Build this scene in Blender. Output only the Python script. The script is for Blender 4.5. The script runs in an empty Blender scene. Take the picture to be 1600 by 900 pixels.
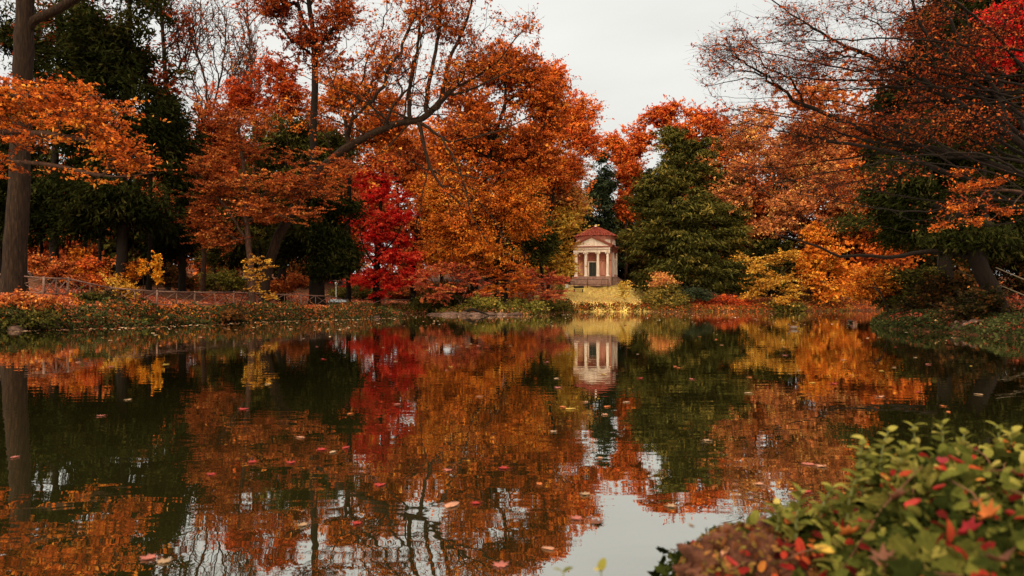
import bpy, math, random
import numpy as np
from math import radians as R, sin, cos, pi
rng = np.random.default_rng(7)
random.seed(7)
C = bpy.data.collections.new('park'); bpy.context.scene.collection.children.link(C)
sc = bpy.context.scene

# ------------------------------------------------------------------ camera
F = 1067.0; HZ = 471.0; CAMH = 1.35
cam_d = bpy.data.cameras.new('camera'); cam = bpy.data.objects.new('camera', cam_d); C.objects.link(cam)
cam.location = (0, 0, CAMH); cam.rotation_euler = (R(90), 0, 0)
cam_d.sensor_width = 36; cam_d.lens = 24.0; cam_d.shift_y = 21/1600
cam_d.clip_start = 0.05; cam_d.clip_end = 3000
cam_d.dof.use_dof = True; cam_d.dof.focus_distance = 60; cam_d.dof.aperture_fstop = 2.1
sc.camera = cam
# ------------------------------------------------------------------ world: overcast sky
SUN_EL, SUN_AZ = 33, 205       # azimuth measured from +Y clockwise: behind the camera, a little to the left
w = bpy.data.worlds.new('World'); sc.world = w; w.use_nodes = True
nt = w.node_tree; nt.nodes.clear(); N = nt.nodes; L = nt.links
out = N.new('ShaderNodeOutputWorld'); bg = N.new('ShaderNodeBackground')
sky = N.new('ShaderNodeTexSky'); sky.sky_type = 'NISHITA'; sky.sun_disc = False
sky.sun_elevation = R(SUN_EL); sky.sun_rotation = R(SUN_AZ); sky.dust_density = 4
hs = N.new('ShaderNodeHueSaturation'); hs.inputs['Saturation'].default_value = 0.10
L.new(sky.outputs[0], hs.inputs['Color'])
# cloud layer: brighter overhead than near the horizon, softly mottled
tc = N.new('ShaderNodeTexCoord'); sep = N.new('ShaderNodeSeparateXYZ'); L.new(tc.outputs['Generated'], sep.inputs[0])
rampz = N.new('ShaderNodeValToRGB'); L.new(sep.outputs['Z'], rampz.inputs[0])
rampz.color_ramp.elements[0].position = 0.0; rampz.color_ramp.elements[0].color = (6.7, 6.65, 6.3, 1)
rampz.color_ramp.elements[1].position = 0.95; rampz.color_ramp.elements[1].color = (20, 19.6, 18.3, 1)
e = rampz.color_ramp.elements.new(0.42); e.color = (7.3, 7.28, 6.95, 1)
mp = N.new('ShaderNodeMapping'); mp.inputs['Scale'].default_value = (1.2, 1.2, 5); L.new(tc.outputs['Generated'], mp.inputs[0])
nz = N.new('ShaderNodeTexNoise'); nz.inputs['Scale'].default_value = 1.6; nz.inputs['Detail'].default_value = 5; L.new(mp.outputs[0], nz.inputs[0])
mr = N.new('ShaderNodeMapRange'); mr.inputs['From Min'].default_value = .3; mr.inputs['From Max'].default_value = .7
mr.inputs['To Min'].default_value = .9; mr.inputs['To Max'].default_value = 1.06; L.new(nz.outputs[0], mr.inputs[0])
vm = N.new('ShaderNodeVectorMath'); vm.operation = 'SCALE'; L.new(rampz.outputs[0], vm.inputs[0]); L.new(mr.outputs[0], vm.inputs['Scale'])
mx = N.new('ShaderNodeMix'); mx.data_type = 'RGBA'; mx.inputs[0].default_value = 0.93
L.new(hs.outputs[0], mx.inputs[6]); L.new(vm.outputs[0], mx.inputs[7])
# added warm glow round the sun, behind the camera, to light front-facing surfaces
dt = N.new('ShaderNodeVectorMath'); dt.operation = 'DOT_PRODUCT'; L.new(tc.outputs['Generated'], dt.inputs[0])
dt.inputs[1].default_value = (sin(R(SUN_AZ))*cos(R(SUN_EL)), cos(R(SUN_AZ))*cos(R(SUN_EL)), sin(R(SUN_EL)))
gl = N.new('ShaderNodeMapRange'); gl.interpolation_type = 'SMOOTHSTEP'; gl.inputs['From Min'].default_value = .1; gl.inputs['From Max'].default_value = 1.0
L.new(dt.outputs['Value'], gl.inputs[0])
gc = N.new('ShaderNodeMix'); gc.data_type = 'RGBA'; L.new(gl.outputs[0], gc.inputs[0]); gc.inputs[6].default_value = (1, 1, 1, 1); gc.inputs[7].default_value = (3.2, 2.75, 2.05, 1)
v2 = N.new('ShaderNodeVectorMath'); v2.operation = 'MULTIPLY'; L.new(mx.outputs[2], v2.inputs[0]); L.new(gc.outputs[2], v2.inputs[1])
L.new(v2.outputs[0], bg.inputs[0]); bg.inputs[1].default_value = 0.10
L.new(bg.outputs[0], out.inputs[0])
# ------------------------------------------------------------------ sun through cloud
sd = bpy.data.lights.new('sun', 'SUN'); sd.energy = 2.2; sd.angle = R(14); sd.color = (1, .87, .66)
so = bpy.data.objects.new('sun', sd); C.objects.link(so)
so.rotation_euler = (R(90-SUN_EL), 0, R(180-SUN_AZ+0))
# ------------------------------------------------------------------ exposure
vs = sc.view_settings; vs.view_transform = 'Standard'; vs.look = 'None'; vs.gamma = 1; vs.use_curve_mapping = False
vs.exposure = 0.34
cy = sc.cycles; cy.use_denoising = True
try: cy.denoiser = 'OPENIMAGEDENOISE'
except Exception: pass
cy.max_bounces = 6; cy.diffuse_bounces = 3; cy.glossy_bounces = 3; cy.transmission_bounces = 2; cy.transparent_max_bounces = 4
cy.sample_clamp_indirect = 6

# ================================================================== helpers
def at(px, py, D):
    return np.array([(px-800)/F*D, D, CAMH-(py-HZ)/F*D])
def link(o, parent=None):
    C.objects.link(o)
    if parent is not None: o.parent = parent
    return o
def tag(o, label=None, cat=None, group=None, kind=None):
    if label: o['label'] = label
    if cat: o['category'] = cat
    if group: o['group'] = group
    if kind: o['kind'] = kind
    return o
def thing(name, label, cat, loc=(0,0,0), rz=0, group=None):
    o = bpy.data.objects.new(name, None); o.empty_display_size = .3; link(o)
    o.location = tuple(float(v) for v in loc); o.rotation_euler = (0, 0, rz)
    return tag(o, label, cat, group)
def mesh_np(name, V, Fq, mat, parent=None, tone=None, smooth=False, off=None):
    """V (n,3); Fq (m,k) same-size faces"""
    V = np.asarray(V, dtype=np.float32)
    if off is not None: V = V - np.asarray(off, dtype=np.float32)
    Fq = np.asarray(Fq, dtype=np.int32); m, k = Fq.shape
    me = bpy.data.meshes.new(name)
    me.vertices.add(len(V)); me.vertices.foreach_set('co', V.ravel())
    me.loops.add(m*k); me.loops.foreach_set('vertex_index', Fq.ravel())
    me.polygons.add(m); me.polygons.foreach_set('loop_start', np.arange(0, m*k, k, dtype=np.int32))
    if smooth: me.polygons.foreach_set('use_smooth', np.ones(m, dtype=bool))
    if tone is not None:
        a = me.attributes.new('tone', 'FLOAT', 'FACE'); a.data.foreach_set('value', np.asarray(tone, dtype=np.float32))
    me.update(calc_edges=True)
    if mat is not None: me.materials.append(mat)
    return link(bpy.data.objects.new(name, me), parent)
class MB:
    def __init__(s): s.v = []; s.f = []
    def add(s, V, Fs):
        b = len(s.v); s.v += [tuple(float(c) for c in p) for p in V]; s.f += [tuple(i+b for i in f) for f in Fs]; return s
    def box(s, cx, cy, cz, sx, sy, sz, bev=0):
        x, y, z = sx/2, sy/2, sz/2; b = min(bev, x*.45, y*.45, z*.45)
        if b <= 0:
            V = [(cx+i*x, cy+j*y, cz+k*z) for k in (-1,1) for j in (-1,1) for i in (-1,1)]
            return s.add(V, [(0,2,3,1),(4,5,7,6),(0,1,5,4),(2,6,7,3),(0,4,6,2),(1,3,7,5)])
        ring = lambda x, y, z: [(cx-x+b,cy-y,z),(cx+x-b,cy-y,z),(cx+x,cy-y+b,z),(cx+x,cy+y-b,z),(cx+x-b,cy+y,z),(cx-x+b,cy+y,z),(cx-x,cy+y-b,z),(cx-x,cy-y+b,z)]
        V = ring(x-b, y-b, cz-z)+ring(x, y, cz-z+b)+ring(x, y, cz+z-b)+ring(x-b, y-b, cz+z)
        Fs = [tuple(range(7,-1,-1)), tuple(range(24,32))]
        for r_ in range(3):
            for i in range(8): j = (i+1) % 8; Fs.append((r_*8+i, r_*8+j, r_*8+8+j, r_*8+8+i))
        return s.add(V, Fs)
    def tube(s, pts, rad, k=8, cap=True):
        pts = [np.array(p, float) for p in pts]; n = len(pts)
        rad = [rad]*n if np.isscalar(rad) else rad
        V = []; Fs = []
        for i, p in enumerate(pts):
            d = pts[min(i+1, n-1)]-pts[max(i-1, 0)]; d = d/(np.linalg.norm(d)+1e-9)
            ref = np.array([0,0,1.]) if abs(d[2]) < .9 else np.array([1.,0,0])
            a = np.cross(d, ref); a /= np.linalg.norm(a); b = np.cross(d, a)
            V += [p+rad[i]*(cos(2*pi*j/k)*a+sin(2*pi*j/k)*b) for j in range(k)]
        for i in range(n-1):
            for j in range(k): j2 = (j+1) % k; Fs.append((i*k+j, i*k+j2, i*k+k+j2, i*k+k+j))
        if cap: Fs += [tuple(range(k-1,-1,-1)), tuple(range((n-1)*k, n*k))]
        return s.add(V, Fs)
    def lathe(s, prof, cx=0, cy=0, k=24, a0=0, a1=2*pi):
        full = abs(a1-a0-2*pi) < 1e-6; m = k if full else k+1
        V = [(cx+r*cos(a0+(a1-a0)*j/k), cy+r*sin(a0+(a1-a0)*j/k), z) for r, z in prof for j in range(m)]
        Fs = []
        for i in range(len(prof)-1):
            for j in range(k): j2 = (j+1) % m; Fs.append((i*m+j, i*m+j2, i*m+m+j2, i*m+m+j))
        return s.add(V, Fs)
    def prism(s, poly, y0, y1):   # poly in xz, extruded along y
        n = len(poly); V = [(x, y0, z) for x, z in poly]+[(x, y1, z) for x, z in poly]
        Fs = [tuple(range(n)), tuple(range(2*n-1, n-1, -1))]
        for i in range(n): j = (i+1) % n; Fs.append((i, n+i, n+j, j))
        return s.add(V, Fs)
    def build(s, name, mat, parent=None, smooth=False, off=None):
        me = bpy.data.meshes.new(name)
        V = s.v if off is None else [(a-off[0], b-off[1], c-off[2]) for a, b, c in s.v]
        me.from_pydata(V, [], s.f); me.validate(); me.update()
        if smooth: me.polygons.foreach_set('use_smooth', [True]*len(me.polygons))
        me.materials.append(mat)
        return link(bpy.data.objects.new(name, me), parent)

# ================================================================== materials
MATS = {}
def new_mat(name):
    m = bpy.data.materials.new(name); m.use_nodes = True; m.node_tree.nodes.clear()
    return m, m.node_tree.nodes, m.node_tree.links
def leaf_mat(name, cols, trans=.35, gloss=0.0):
    if name in MATS: return MATS[name]
    m, N, L = new_mat(name)
    o = N.new('ShaderNodeOutputMaterial'); at_ = N.new('ShaderNodeAttribute'); at_.attribute_name = 'tone'
    rp = N.new('ShaderNodeValToRGB'); cr = rp.color_ramp
    n = len(cols)
    for i, c in enumerate(cols):
        p = i/(n-1)
        e = cr.elements[0] if i == 0 else (cr.elements[-1] if i == n-1 else cr.elements.new(p))
        e.position = p; e.color = (*c, 1)
    L.new(at_.outputs['Fac'], rp.inputs[0])
    d = N.new('ShaderNodeBsdfDiffuse'); t = N.new('ShaderNodeBsdfTranslucent'); mx = N.new('ShaderNodeMixShader'); mx.inputs[0].default_value = trans
    L.new(rp.outputs[0], d.inputs[0]); L.new(rp.outputs[0], t.inputs[0]); L.new(d.outputs[0], mx.inputs[1]); L.new(t.outputs[0], mx.inputs[2])
    last = mx
    if gloss:
        g = N.new('ShaderNodeBsdfGlossy'); g.inputs['Roughness'].default_value = .42; m2 = N.new('ShaderNodeMixShader'); m2.inputs[0].default_value = gloss
        L.new(mx.outputs[0], m2.inputs[1]); L.new(g.outputs[0], m2.inputs[2]); last = m2
    L.new(last.outputs[0], o.inputs[0]); MATS[name] = m; return m
def surf_mat(name, cols, scale=3, rough=.85, bump=.3, stretch=(1,1,1), detail=6, dist=.02, spec=.12):
    """noise-mottled matte surface"""
    if name in MATS: return MATS[name]
    m, N, L = new_mat(name)
    o = N.new('ShaderNodeOutputMaterial'); b = N.new('ShaderNodeBsdfPrincipled'); tc = N.new('ShaderNodeTexCoord'); mp = N.new('ShaderNodeMapping')
    mp.inputs['Scale'].default_value = stretch; L.new(tc.outputs['Object'], mp.inputs[0])
    nz = N.new('ShaderNodeTexNoise'); nz.inputs['Scale'].default_value = scale; nz.inputs['Detail'].default_value = detail; nz.inputs['Roughness'].default_value = .65
    L.new(mp.outputs[0], nz.inputs[0])
    rp = N.new('ShaderNodeValToRGB'); cr = rp.color_ramp; n = len(cols)
    for i, c in enumerate(cols):
        p = .28+.44*i/(n-1)
        e = cr.elements[0] if i == 0 else (cr.elements[-1] if i == n-1 else cr.elements.new(p))
        e.position = p; e.color = (*c, 1)
    L.new(nz.outputs[0], rp.inputs[0]); L.new(rp.outputs[0], b.inputs['Base Color'])
    b.inputs['Roughness'].default_value = rough; b.inputs['Specular IOR Level'].default_value = spec
    bp = N.new('ShaderNodeBump'); bp.inputs['Strength'].default_value = bump; bp.inputs['Distance'].default_value = dist
    L.new(nz.outputs[0], bp.inputs['Height']); L.new(bp.outputs[0], b.inputs['Normal'])
    L.new(b.outputs[0], o.inputs[0]); MATS[name] = m; return m

PAL = {
 'orange': [(0.0826, 0.0185, 0.0083), (0.2596, 0.0476, 0.0118), (0.4484, 0.0872, 0.0153), (0.59, 0.152, 0.0212), (0.6844, 0.2908, 0.0413)],
 'redorange': [(0.0784, 0.0125, 0.0078), (0.2464, 0.0301, 0.0112), (0.448, 0.0627, 0.0168), (0.5824, 0.1066, 0.0202), (0.6496, 0.2007, 0.0336)],
 'rust': [(0.0784, 0.0176, 0.009), (0.2128, 0.0426, 0.0146), (0.3696, 0.0778, 0.0224), (0.4928, 0.1317, 0.0314), (0.5824, 0.2383, 0.056)],
 'brownred':[(.04,.008,.005),(.12,.018,.008),(.22,.034,.011),(.32,.058,.015),(.42,.11,.025)],

 'yellow': [(0.23, 0.0773, 0.0115), (0.414, 0.1803, 0.023), (0.552, 0.2834, 0.0403), (0.6325, 0.3993, 0.0633), (0.598, 0.4637, 0.115)],
 'amber':   [(.14,.030,.007),(.34,.064,.010),(.50,.115,.014),(.60,.18,.02),(.64,.30,.04)],

 'gold':    [(.16,.03,.006),(.36,.085,.009),(.52,.145,.011),(.62,.22,.015),(.64,.33,.03)],

 'peach': [(0.1568, 0.0439, 0.0246), (0.336, 0.0941, 0.0403), (0.5152, 0.1568, 0.0538), (0.6048, 0.2383, 0.0616), (0.6496, 0.3889, 0.112)],
 'crimson': [(.13,.005,.004),(.34,.009,.008),(.60,.014,.015),(.78,.028,.028),(.82,.11,.05)],
 'pinkred': [(0.132, 0.0172, 0.011), (0.297, 0.0407, 0.0242), (0.44, 0.0764, 0.044), (0.528, 0.117, 0.0495), (0.572, 0.2094, 0.055)],
 'yew':     [(.004,.005,.002),(.009,.011,.003),(.016,.019,.005),(.027,.028,.007),(.05,.042,.012)],

 'olive':   [(.012,.012,.004),(.030,.030,.008),(.060,.056,.013),(.105,.088,.019),(.20,.135,.03)],

 'spruce':  [(.006,.010,.006),(.012,.018,.010),(.02,.028,.015),(.03,.038,.019),(.05,.058,.026)],

 'bush':    [(.02,.02,.006),(.05,.048,.010),(.09,.078,.017),(.16,.12,.025),(.30,.18,.035)],

 'limebush':[(.05,.045,.010),(.12,.11,.02),(.21,.18,.035),(.32,.25,.05),(.42,.24,.045)],

 'darkmix': [(.008,.008,.004),(.018,.017,.006),(.045,.028,.009),(.11,.036,.011),(.22,.075,.018)],

}
def lm(p, trans=.28, gloss=0.0): return leaf_mat('leaves_'+p, PAL[p], trans, gloss)
BARK = surf_mat('bark_grey_brown', [(.003,.0014,.0008),(.010,.0048,.0026),(.021,.0105,.0055),(.05,.026,.014)], 4, .9, 1.0, (3.2,3.2,.45), 9, .07)
BARK_D = surf_mat('bark_dark', [(.003,.002,.0015),(.007,.004,.0025),(.015,.008,.005)], 5, .9, .8, (3,3,.45), 9, .06)
BARK_R = surf_mat('bark_warm', [(.014,.006,.004),(.035,.016,.010),(.07,.035,.023)], 5, .9, .6, (2,2,.6), 8, .02)
WOOD = surf_mat('weathered_wood', [(.06,.032,.024),(.12,.065,.05),(.20,.12,.095)], 6, .8, .3, (1,1,1), 8, .01)

# ================================================================== pond outline and terrain
POND = np.array([(-24,31),(-20,37),(-17.5,45),(-14,51),(-11,55),(-9.6,58),(-12,62),(-17,70),(-18,76),(-12,79),(-9,74),(-7.5,69),(-3,66.5),
  (1.5,68),(3.2,76),(5.5,87),(10,90),(17,90.5),(24,90),(33,92),(46,97),(58,104),(66,100),(58,80),(40,62),(26,45),(20.6,39),(18.8,34.5),(18.2,31.5),
  (18.9,28.8),(18.0,24),(16.5,15),(13,8.5),(8,5.4),(4.2,4.0),(2.4,3.2),(1.4,2.8),(.85,2.3),(-.3,1.6),(-1.5,1.9),(-6,1),(-15,2),(-22,8),(-27,20)], float)
def sdist(X, Y):
    """signed distance to the pond edge, positive on land"""
    shp = X.shape; P = np.stack([X.ravel(), Y.ravel()], 1)
    dm = np.full(len(P), 1e9); ins = np.zeros(len(P), bool); n = len(POND)
    for i in range(n):
        a = POND[i]; b = POND[(i+1) % n]; ab = b-a
        t = np.clip(((P-a)@ab)/(ab@ab), 0, 1)
        dm = np.minimum(dm, np.hypot(P[:,0]-a[0]-t*ab[0], P[:,1]-a[1]-t*ab[1]))
        c = ((a[1] > P[:,1]) != (b[1] > P[:,1])) & (P[:,0] < (b[0]-a[0])*(P[:,1]-a[1])/(b[1]-a[1]+1e-12)+a[0])
        ins ^= c
    return np.where(ins, -dm, dm).reshape(shp)
# fence posts (px, bottom y, D)
FP = [(-150,449,37.5),(-60,448,37.8),(68,447,38),(106,452,39.5),(173,469,42),(245,473,44.5),(304,475,48.5),(365,475,53),(418,475,56),(470,475,58.5),(515,475,61),(543,474,65),(559,473,70)]
CTRL = [tuple(at(px, py, D)) for px, py, D in FP]+[tuple(at(80,436,50)),tuple(at(200,452,60)),tuple(at(350,458,75)),(-27,33,1.6),(-34,36,2.3),(-15,82,1.1),(-12,86,1.0),(0,73,.85),(-4,80,1.0),
  (13.2,108,4.15),(10,104,3.7),(16,104,3.7),(5,100,2.2),(13,97,2.0),(18,98,1.8),(24,96,1.1),(26,110,2.2),(45,108,1.6),(60,116,4),(50,106,3),(24,31,.75),(23,27,.8),(22,38,1.3),(27,40,2.6),(30,34,2.2),(32,46,3.0),(50,66,3),
  (20,20,.8),(14,5,.8),(2,1,.35),(0,-3,.4),(-8,-2,.5),(-20,0,.8),(-30,15,1),(0,150,10),(-60,150,9),(60,150,9),(-100,110,7),(0,128,6),(30,128,5.5),(-40,118,5),(70,125,6),(90,90,8),(-60,60,2.5),(-70,20,2.5),(70,20,4),(0,-60,1.5),(0,250,14),(-40,90,2.2)]
CTRL = np.array(CTRL)
def hnoise(X, Y, s):
    return (np.sin(X*s+1.3*np.sin(Y*s*.7))*np.cos(Y*s*1.1+1.1*np.sin(X*s*.6+2)))
def terr(X, Y):
    X = np.asarray(X, float); Y = np.asarray(Y, float); d = sdist(X, Y)
    num = np.zeros_like(X); den = np.zeros_like(X)
    for cx, cy, cz in CTRL:
        w_ = 1/((X-cx)**2+(Y-cy)**2+2.0)**1.7; num += w_*cz; den += w_
    Rg = num/den
    dd = np.clip(d, 0, None)
    up = .22*(1-np.exp(-dd/.25)) + (Rg-.22)*np.clip(1-np.exp(-dd/4.0), 0, 1)*1.04
    z = np.where(d > 0, -.04+up+.07*hnoise(X,Y,1.3)*np.clip(dd,0,1)+.05*hnoise(X,Y,3.1)*np.clip(dd,0,1), -.04+np.maximum(d*.5, -1.6))
    return z
def axis(segs):
    a = []
    for lo, hi, st in segs: a += list(np.arange(lo, hi, st))
    a.append(segs[-1][1]); return np.array(a)
gx = axis([(-900,-200,70),(-200,-60,8),(-60,-36,1.5),(-36,40,.42),(40,64,1.2),(64,200,8),(200,900.1,70)])
gy = axis([(-300,-20,20),(-20,-2,1.5),(-2,8,.3),(8,20,.8),(20,60,.42),(60,118,.5),(118,200,5),(200,1200.1,60)])
GX, GY = np.meshgrid(gx, gy); GZ = terr(GX, GY)
nx, ny = len(gx), len(gy); idx = np.arange(nx*ny).reshape(ny, nx)
Fq = np.stack([idx[:-1,:-1].ravel(), idx[:-1,1:].ravel(), idx[1:,1:].ravel(), idx[1:,:-1].ravel()], 1)
def ground_mat():
    m, N, L = new_mat('leafy_ground')
    o = N.new('ShaderNodeOutputMaterial'); b = N.new('ShaderNodeBsdfPrincipled'); b.inputs['Roughness'].default_value = .95; b.inputs['Specular IOR Level'].default_value = .1
    tc = N.new('ShaderNodeTexCoord'); n1 = N.new('ShaderNodeTexNoise'); n1.inputs['Scale'].default_value = 5; n1.inputs['Detail'].default_value = 8; n1.inputs['Roughness'].default_value = .75
    L.new(tc.outputs['Object'], n1.inputs[0])
    r1 = N.new('ShaderNodeValToRGB'); cr = r1.color_ramp
    for i, (p, c) in enumerate([(.3,(.012,.007,.004)),(.45,(.04,.018,.009)),(.55,(.10,.034,.016)),(.7,(.16,.06,.026))]):
        e = cr.elements[i] if i < 2 else cr.elements.new(p); e.position = p; e.color = (*c, 1)
    L.new(n1.outputs[0], r1.inputs[0])
    # lawn in front of the temple
    n2 = N.new('ShaderNodeTexNoise'); n2.inputs['Scale'].default_value = 1.8; n2.inputs['Detail'].default_value = 6; L.new(tc.outputs['Object'], n2.inputs[0])
    r2 = N.new('ShaderNodeValToRGB'); cr = r2.color_ramp
    for i, (p, c) in enumerate([(.3,(.40,.24,.06)),(.5,(.56,.40,.11)),(.7,(.66,.50,.17))]):
        e = cr.elements[i] if i < 2 else cr.elements.new(p); e.position = p; e.color = (*c, 1)
    L.new(n2.outputs[0], r2.inputs[0])
    sp = N.new('ShaderNodeSeparateXYZ'); L.new(tc.outputs['Object'], sp.inputs[0])
    mp = N.new('ShaderNodeMapping'); mp.inputs['Location'].default_value = (-12.5/9.5, -98/10, 0); mp.inputs['Scale'].default_value = (1/9.5, 1/10, 0)
    L.new(tc.outputs['Object'], mp.inputs[0]); ln = N.new('ShaderNodeVectorMath'); ln.operation = 'LENGTH'; L.new(mp.outputs[0], ln.inputs[0])
    ad = N.new('ShaderNodeMath'); ad.operation = 'MULTIPLY_ADD'; L.new(n1.outputs[0], ad.inputs[0]); ad.inputs[1].default_value = .5; L.new(ln.outputs['Value'], ad.inputs[2])
    mr = N.new('ShaderNodeMapRange'); mr.inputs['From Min'].default_value = 1.3; mr.inputs['From Max'].default_value = 1.05; L.new(ad.outputs[0], mr.inputs[0])
    mx = N.new('ShaderNodeMix'); mx.data_type = 'RGBA'; L.new(mr.outputs[0], mx.inputs[0]); L.new(r1.outputs[0], mx.inputs[6]); L.new(r2.outputs[0], mx.inputs[7])
    L.new(mx.outputs[2], b.inputs['Base Color'])
    bp = N.new('ShaderNodeBump'); bp.inputs['Strength'].default_value = .8; bp.inputs['Distance'].default_value = .08; L.new(n1.outputs[0], bp.inputs['Height']); L.new(bp.outputs[0], b.inputs['Normal'])
    L.new(b.outputs[0], o.inputs[0]); return m
tag(mesh_np('ground', np.stack([GX.ravel(), GY.ravel(), GZ.ravel()], 1), Fq, ground_mat(), smooth=True), kind='structure')

# ------------------------------------------------------------------ water
def water_mat():
    m, N, L = new_mat('pond_water')
    o = N.new('ShaderNodeOutputMaterial'); tc = N.new('ShaderNodeTexCoord')
    def noise(sx, sy, scale, det):
        mp = N.new('ShaderNodeMapping'); mp.inputs['Scale'].default_value = (sx, sy, 1); L.new(tc.outputs['Object'], mp.inputs[0])
        n = N.new('ShaderNodeTexNoise'); n.inputs['Scale'].default_value = scale; n.inputs['Detail'].default_value = det; n.inputs['Roughness'].default_value = .45; n.inputs['Distortion'].default_value = .3
        L.new(mp.outputs[0], n.inputs[0]); return n
    a = noise(.55, 1.6, 2.2, 2); b_ = noise(.25, .7, .5, 1)
    b1 = N.new('ShaderNodeBump'); b1.inputs['Strength'].default_value = 1; b1.inputs['Distance'].default_value = .0016; L.new(a.outputs[0], b1.inputs['Height'])
    b2 = N.new('ShaderNodeBump'); b2.inputs['Strength'].default_value = 1; b2.inputs['Distance'].default_value = .0028; L.new(b_.outputs[0], b2.inputs['Height']); L.new(b1.outputs[0], b2.inputs['Normal'])
    g = N.new('ShaderNodeBsdfGlossy'); g.inputs['Roughness'].default_value = 0.0; g.inputs[0].default_value = (.97,.96,.90,1); L.new(b2.outputs[0], g.inputs['Normal'])
    d = N.new('ShaderNodeBsdfDiffuse'); d.inputs[0].default_value = (.012,.011,.003,1)
    fr = N.new('ShaderNodeFresnel'); fr.inputs['IOR'].default_value = 1.34; L.new(b2.outputs[0], fr.inputs['Normal'])
    mr = N.new('ShaderNodeMapRange'); mr.inputs['From Min'].default_value = .02; mr.inputs['From Max'].default_value = .55; mr.inputs['To Min'].default_value = .45; mr.inputs['To Max'].default_value = .93
    L.new(fr.outputs[0], mr.inputs[0])
    mx = N.new('ShaderNodeMixShader'); L.new(mr.outputs[0], mx.inputs[0]); L.new(d.outputs[0], mx.inputs[1]); L.new(g.outputs[0], mx.inputs[2]); L.new(mx.outputs[0], o.inputs[0])
    return m
tag(mesh_np('water', [(-40,-2,0),(75,-2,0),(75,112,0),(-40,112,0)], [(0,1,2,3)], water_mat()), kind='structure')

# ================================================================== plants
def catmull(P, step):
    P = [np.array(p, float) for p in P]
    if len(P) == 2: P = [P[0], (P[0]+P[1])/2, P[1]]
    Q = [2*P[0]-P[1]]+P+[2*P[-1]-P[-2]]; outp = []
    for i in range(1, len(Q)-2):
        n = max(1, int(np.linalg.norm(Q[i+1]-Q[i])/step))
        for k in range(n):
            t = k/n
            outp.append(.5*((2*Q[i])+(-Q[i-1]+Q[i+1])*t+(2*Q[i-1]-5*Q[i]+4*Q[i+1]-Q[i+2])*t*t+(-Q[i-1]+3*Q[i]-3*Q[i+1]+Q[i+2])*t**3))
    outp.append(P[-1]); return np.array(outp)
def blob_points(blobs, n, shell, rg):
    """blobs: list of (centre(3), radii(3)[, weight])"""
    w_ = np.array([np.prod(b[1])**(2/3)*(b[2] if len(b) > 2 else 1) for b in blobs]); w_ /= w_.sum()
    k = rg.choice(len(blobs), size=n*2, p=w_)
    c = np.array([b[0] for b in blobs])[k]; r = np.array([b[1] for b in blobs])[k]
    v = rg.normal(size=(n*2, 3)); v /= np.linalg.norm(v, axis=1)[:,None]
    rad = rg.random(n*2)**(shell)*np.where(rg.random(n*2) < .16, rg.uniform(1, 1.32, n*2), 1); lump = 1+.16*np.sin(v[:,0]*5+k)*np.cos(v[:,2]*6+2*k)
    p = c+v*r*(rad*lump)[:,None]
    # thin clumps: keep where a coarse noise is high, so gaps open in the crown
    s = 2.3/np.mean(r)
    nn = np.sin(p[:,0]*s+1.7*np.sin(p[:,2]*s*.8))+np.sin(p[:,1]*s*.9+p[:,2]*s*1.3+1.3*np.sin(p[:,0]*s*.7))
    key = nn+rg.normal(size=n*2)*.7
    return p[np.argsort(-key)[:n]]
def skeleton(lines, pts, bf, step, wig, rg):
    pos = []; par = []; pl = []; rmin = []; dr = []
    for li, (P, r0, r1) in enumerate(lines):
        Q = catmull(P, step)
        if li == 0: prev = -1; base = 0
        else:
            A = np.array(pos); prev = int(np.argmin(np.linalg.norm(A-Q[0], axis=1))); Q = Q[1:]
        for i, q in enumerate(Q):
            t = i/max(1, len(Q)-1)
            d = (q-pos[prev]) if prev >= 0 else (Q[1]-Q[0]); ln = np.linalg.norm(d)
            qq = q+(rg.normal(size=3)*wig*.07*step if 0 < i < len(Q)-1 else 0)
            pos.append(qq); par.append(prev); pl.append((pl[prev] if prev >= 0 else 0)+(ln if prev >= 0 else 0)); rmin.append(r0+(r1-r0)*t); dr.append(d/(ln+1e-9)); prev = len(pos)-1
    n0 = len(pos); n = len(pts)
    A = np.array(pos); plA = np.array(pl)
    # lower trunk is not eligible for side branches
    elig = np.ones(n0, bool); tr = catmull(lines[0][0], step); L0 = len(tr)
    elig[:max(1, int(L0*.3))] = False
    Dm = np.linalg.norm(pts[:,None,:]-A[None,:,:], axis=2)+bf*plA[None,:]+np.where(elig, 0, 1e6)[None,:]
    best = Dm.argmin(1); cost = Dm[np.arange(n), best]; alive = np.ones(n, bool); tip = np.full(n, -1)
    for _ in range(n):
        j = int(np.argmin(np.where(alive, cost, 1e18))); alive[j] = False
        b = best[j]; p0 = pos[b]; p1 = pts[j]; v = p1-p0; ln = np.linalg.norm(v)+1e-9
        m = max(1, int(ln/step)); t0 = dr[b]*.7+v/ln*.5
        newi = []; prev = b
        for k in range(1, m+1):
            t = k/m; h = t*t*(3-2*t)*0+t
            q = p0+v*t+(t0*ln*.5-v*.5)*(t*(1-t)*1.4)
            if k < m: q = q+rg.normal(size=3)*wig*step*.3
            d = q-pos[prev]; l2 = np.linalg.norm(d)+1e-9
            pos.append(q); par.append(prev); pl.append(pl[prev]+l2); rmin.append(0); dr.append(d/l2); prev = len(pos)-1; newi.append(prev)
        tip[j] = prev
        Nn = np.array([pos[i] for i in newi]); pn = np.array([pl[i] for i in newi])
        ai = np.nonzero(alive)[0]
        if len(ai):
            Dn = np.linalg.norm(pts[ai][:,None,:]-Nn[None], axis=2)+bf*pn[None]
            bi = Dn.argmin(1); cn = Dn[np.arange(len(ai)), bi]; up = cn < cost[ai]
            cost[ai[up]] = cn[up]; best[ai[up]] = np.array(newi)[bi[up]]
    return np.array(pos), np.array(par), np.array(rmin), n0, tip
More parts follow.
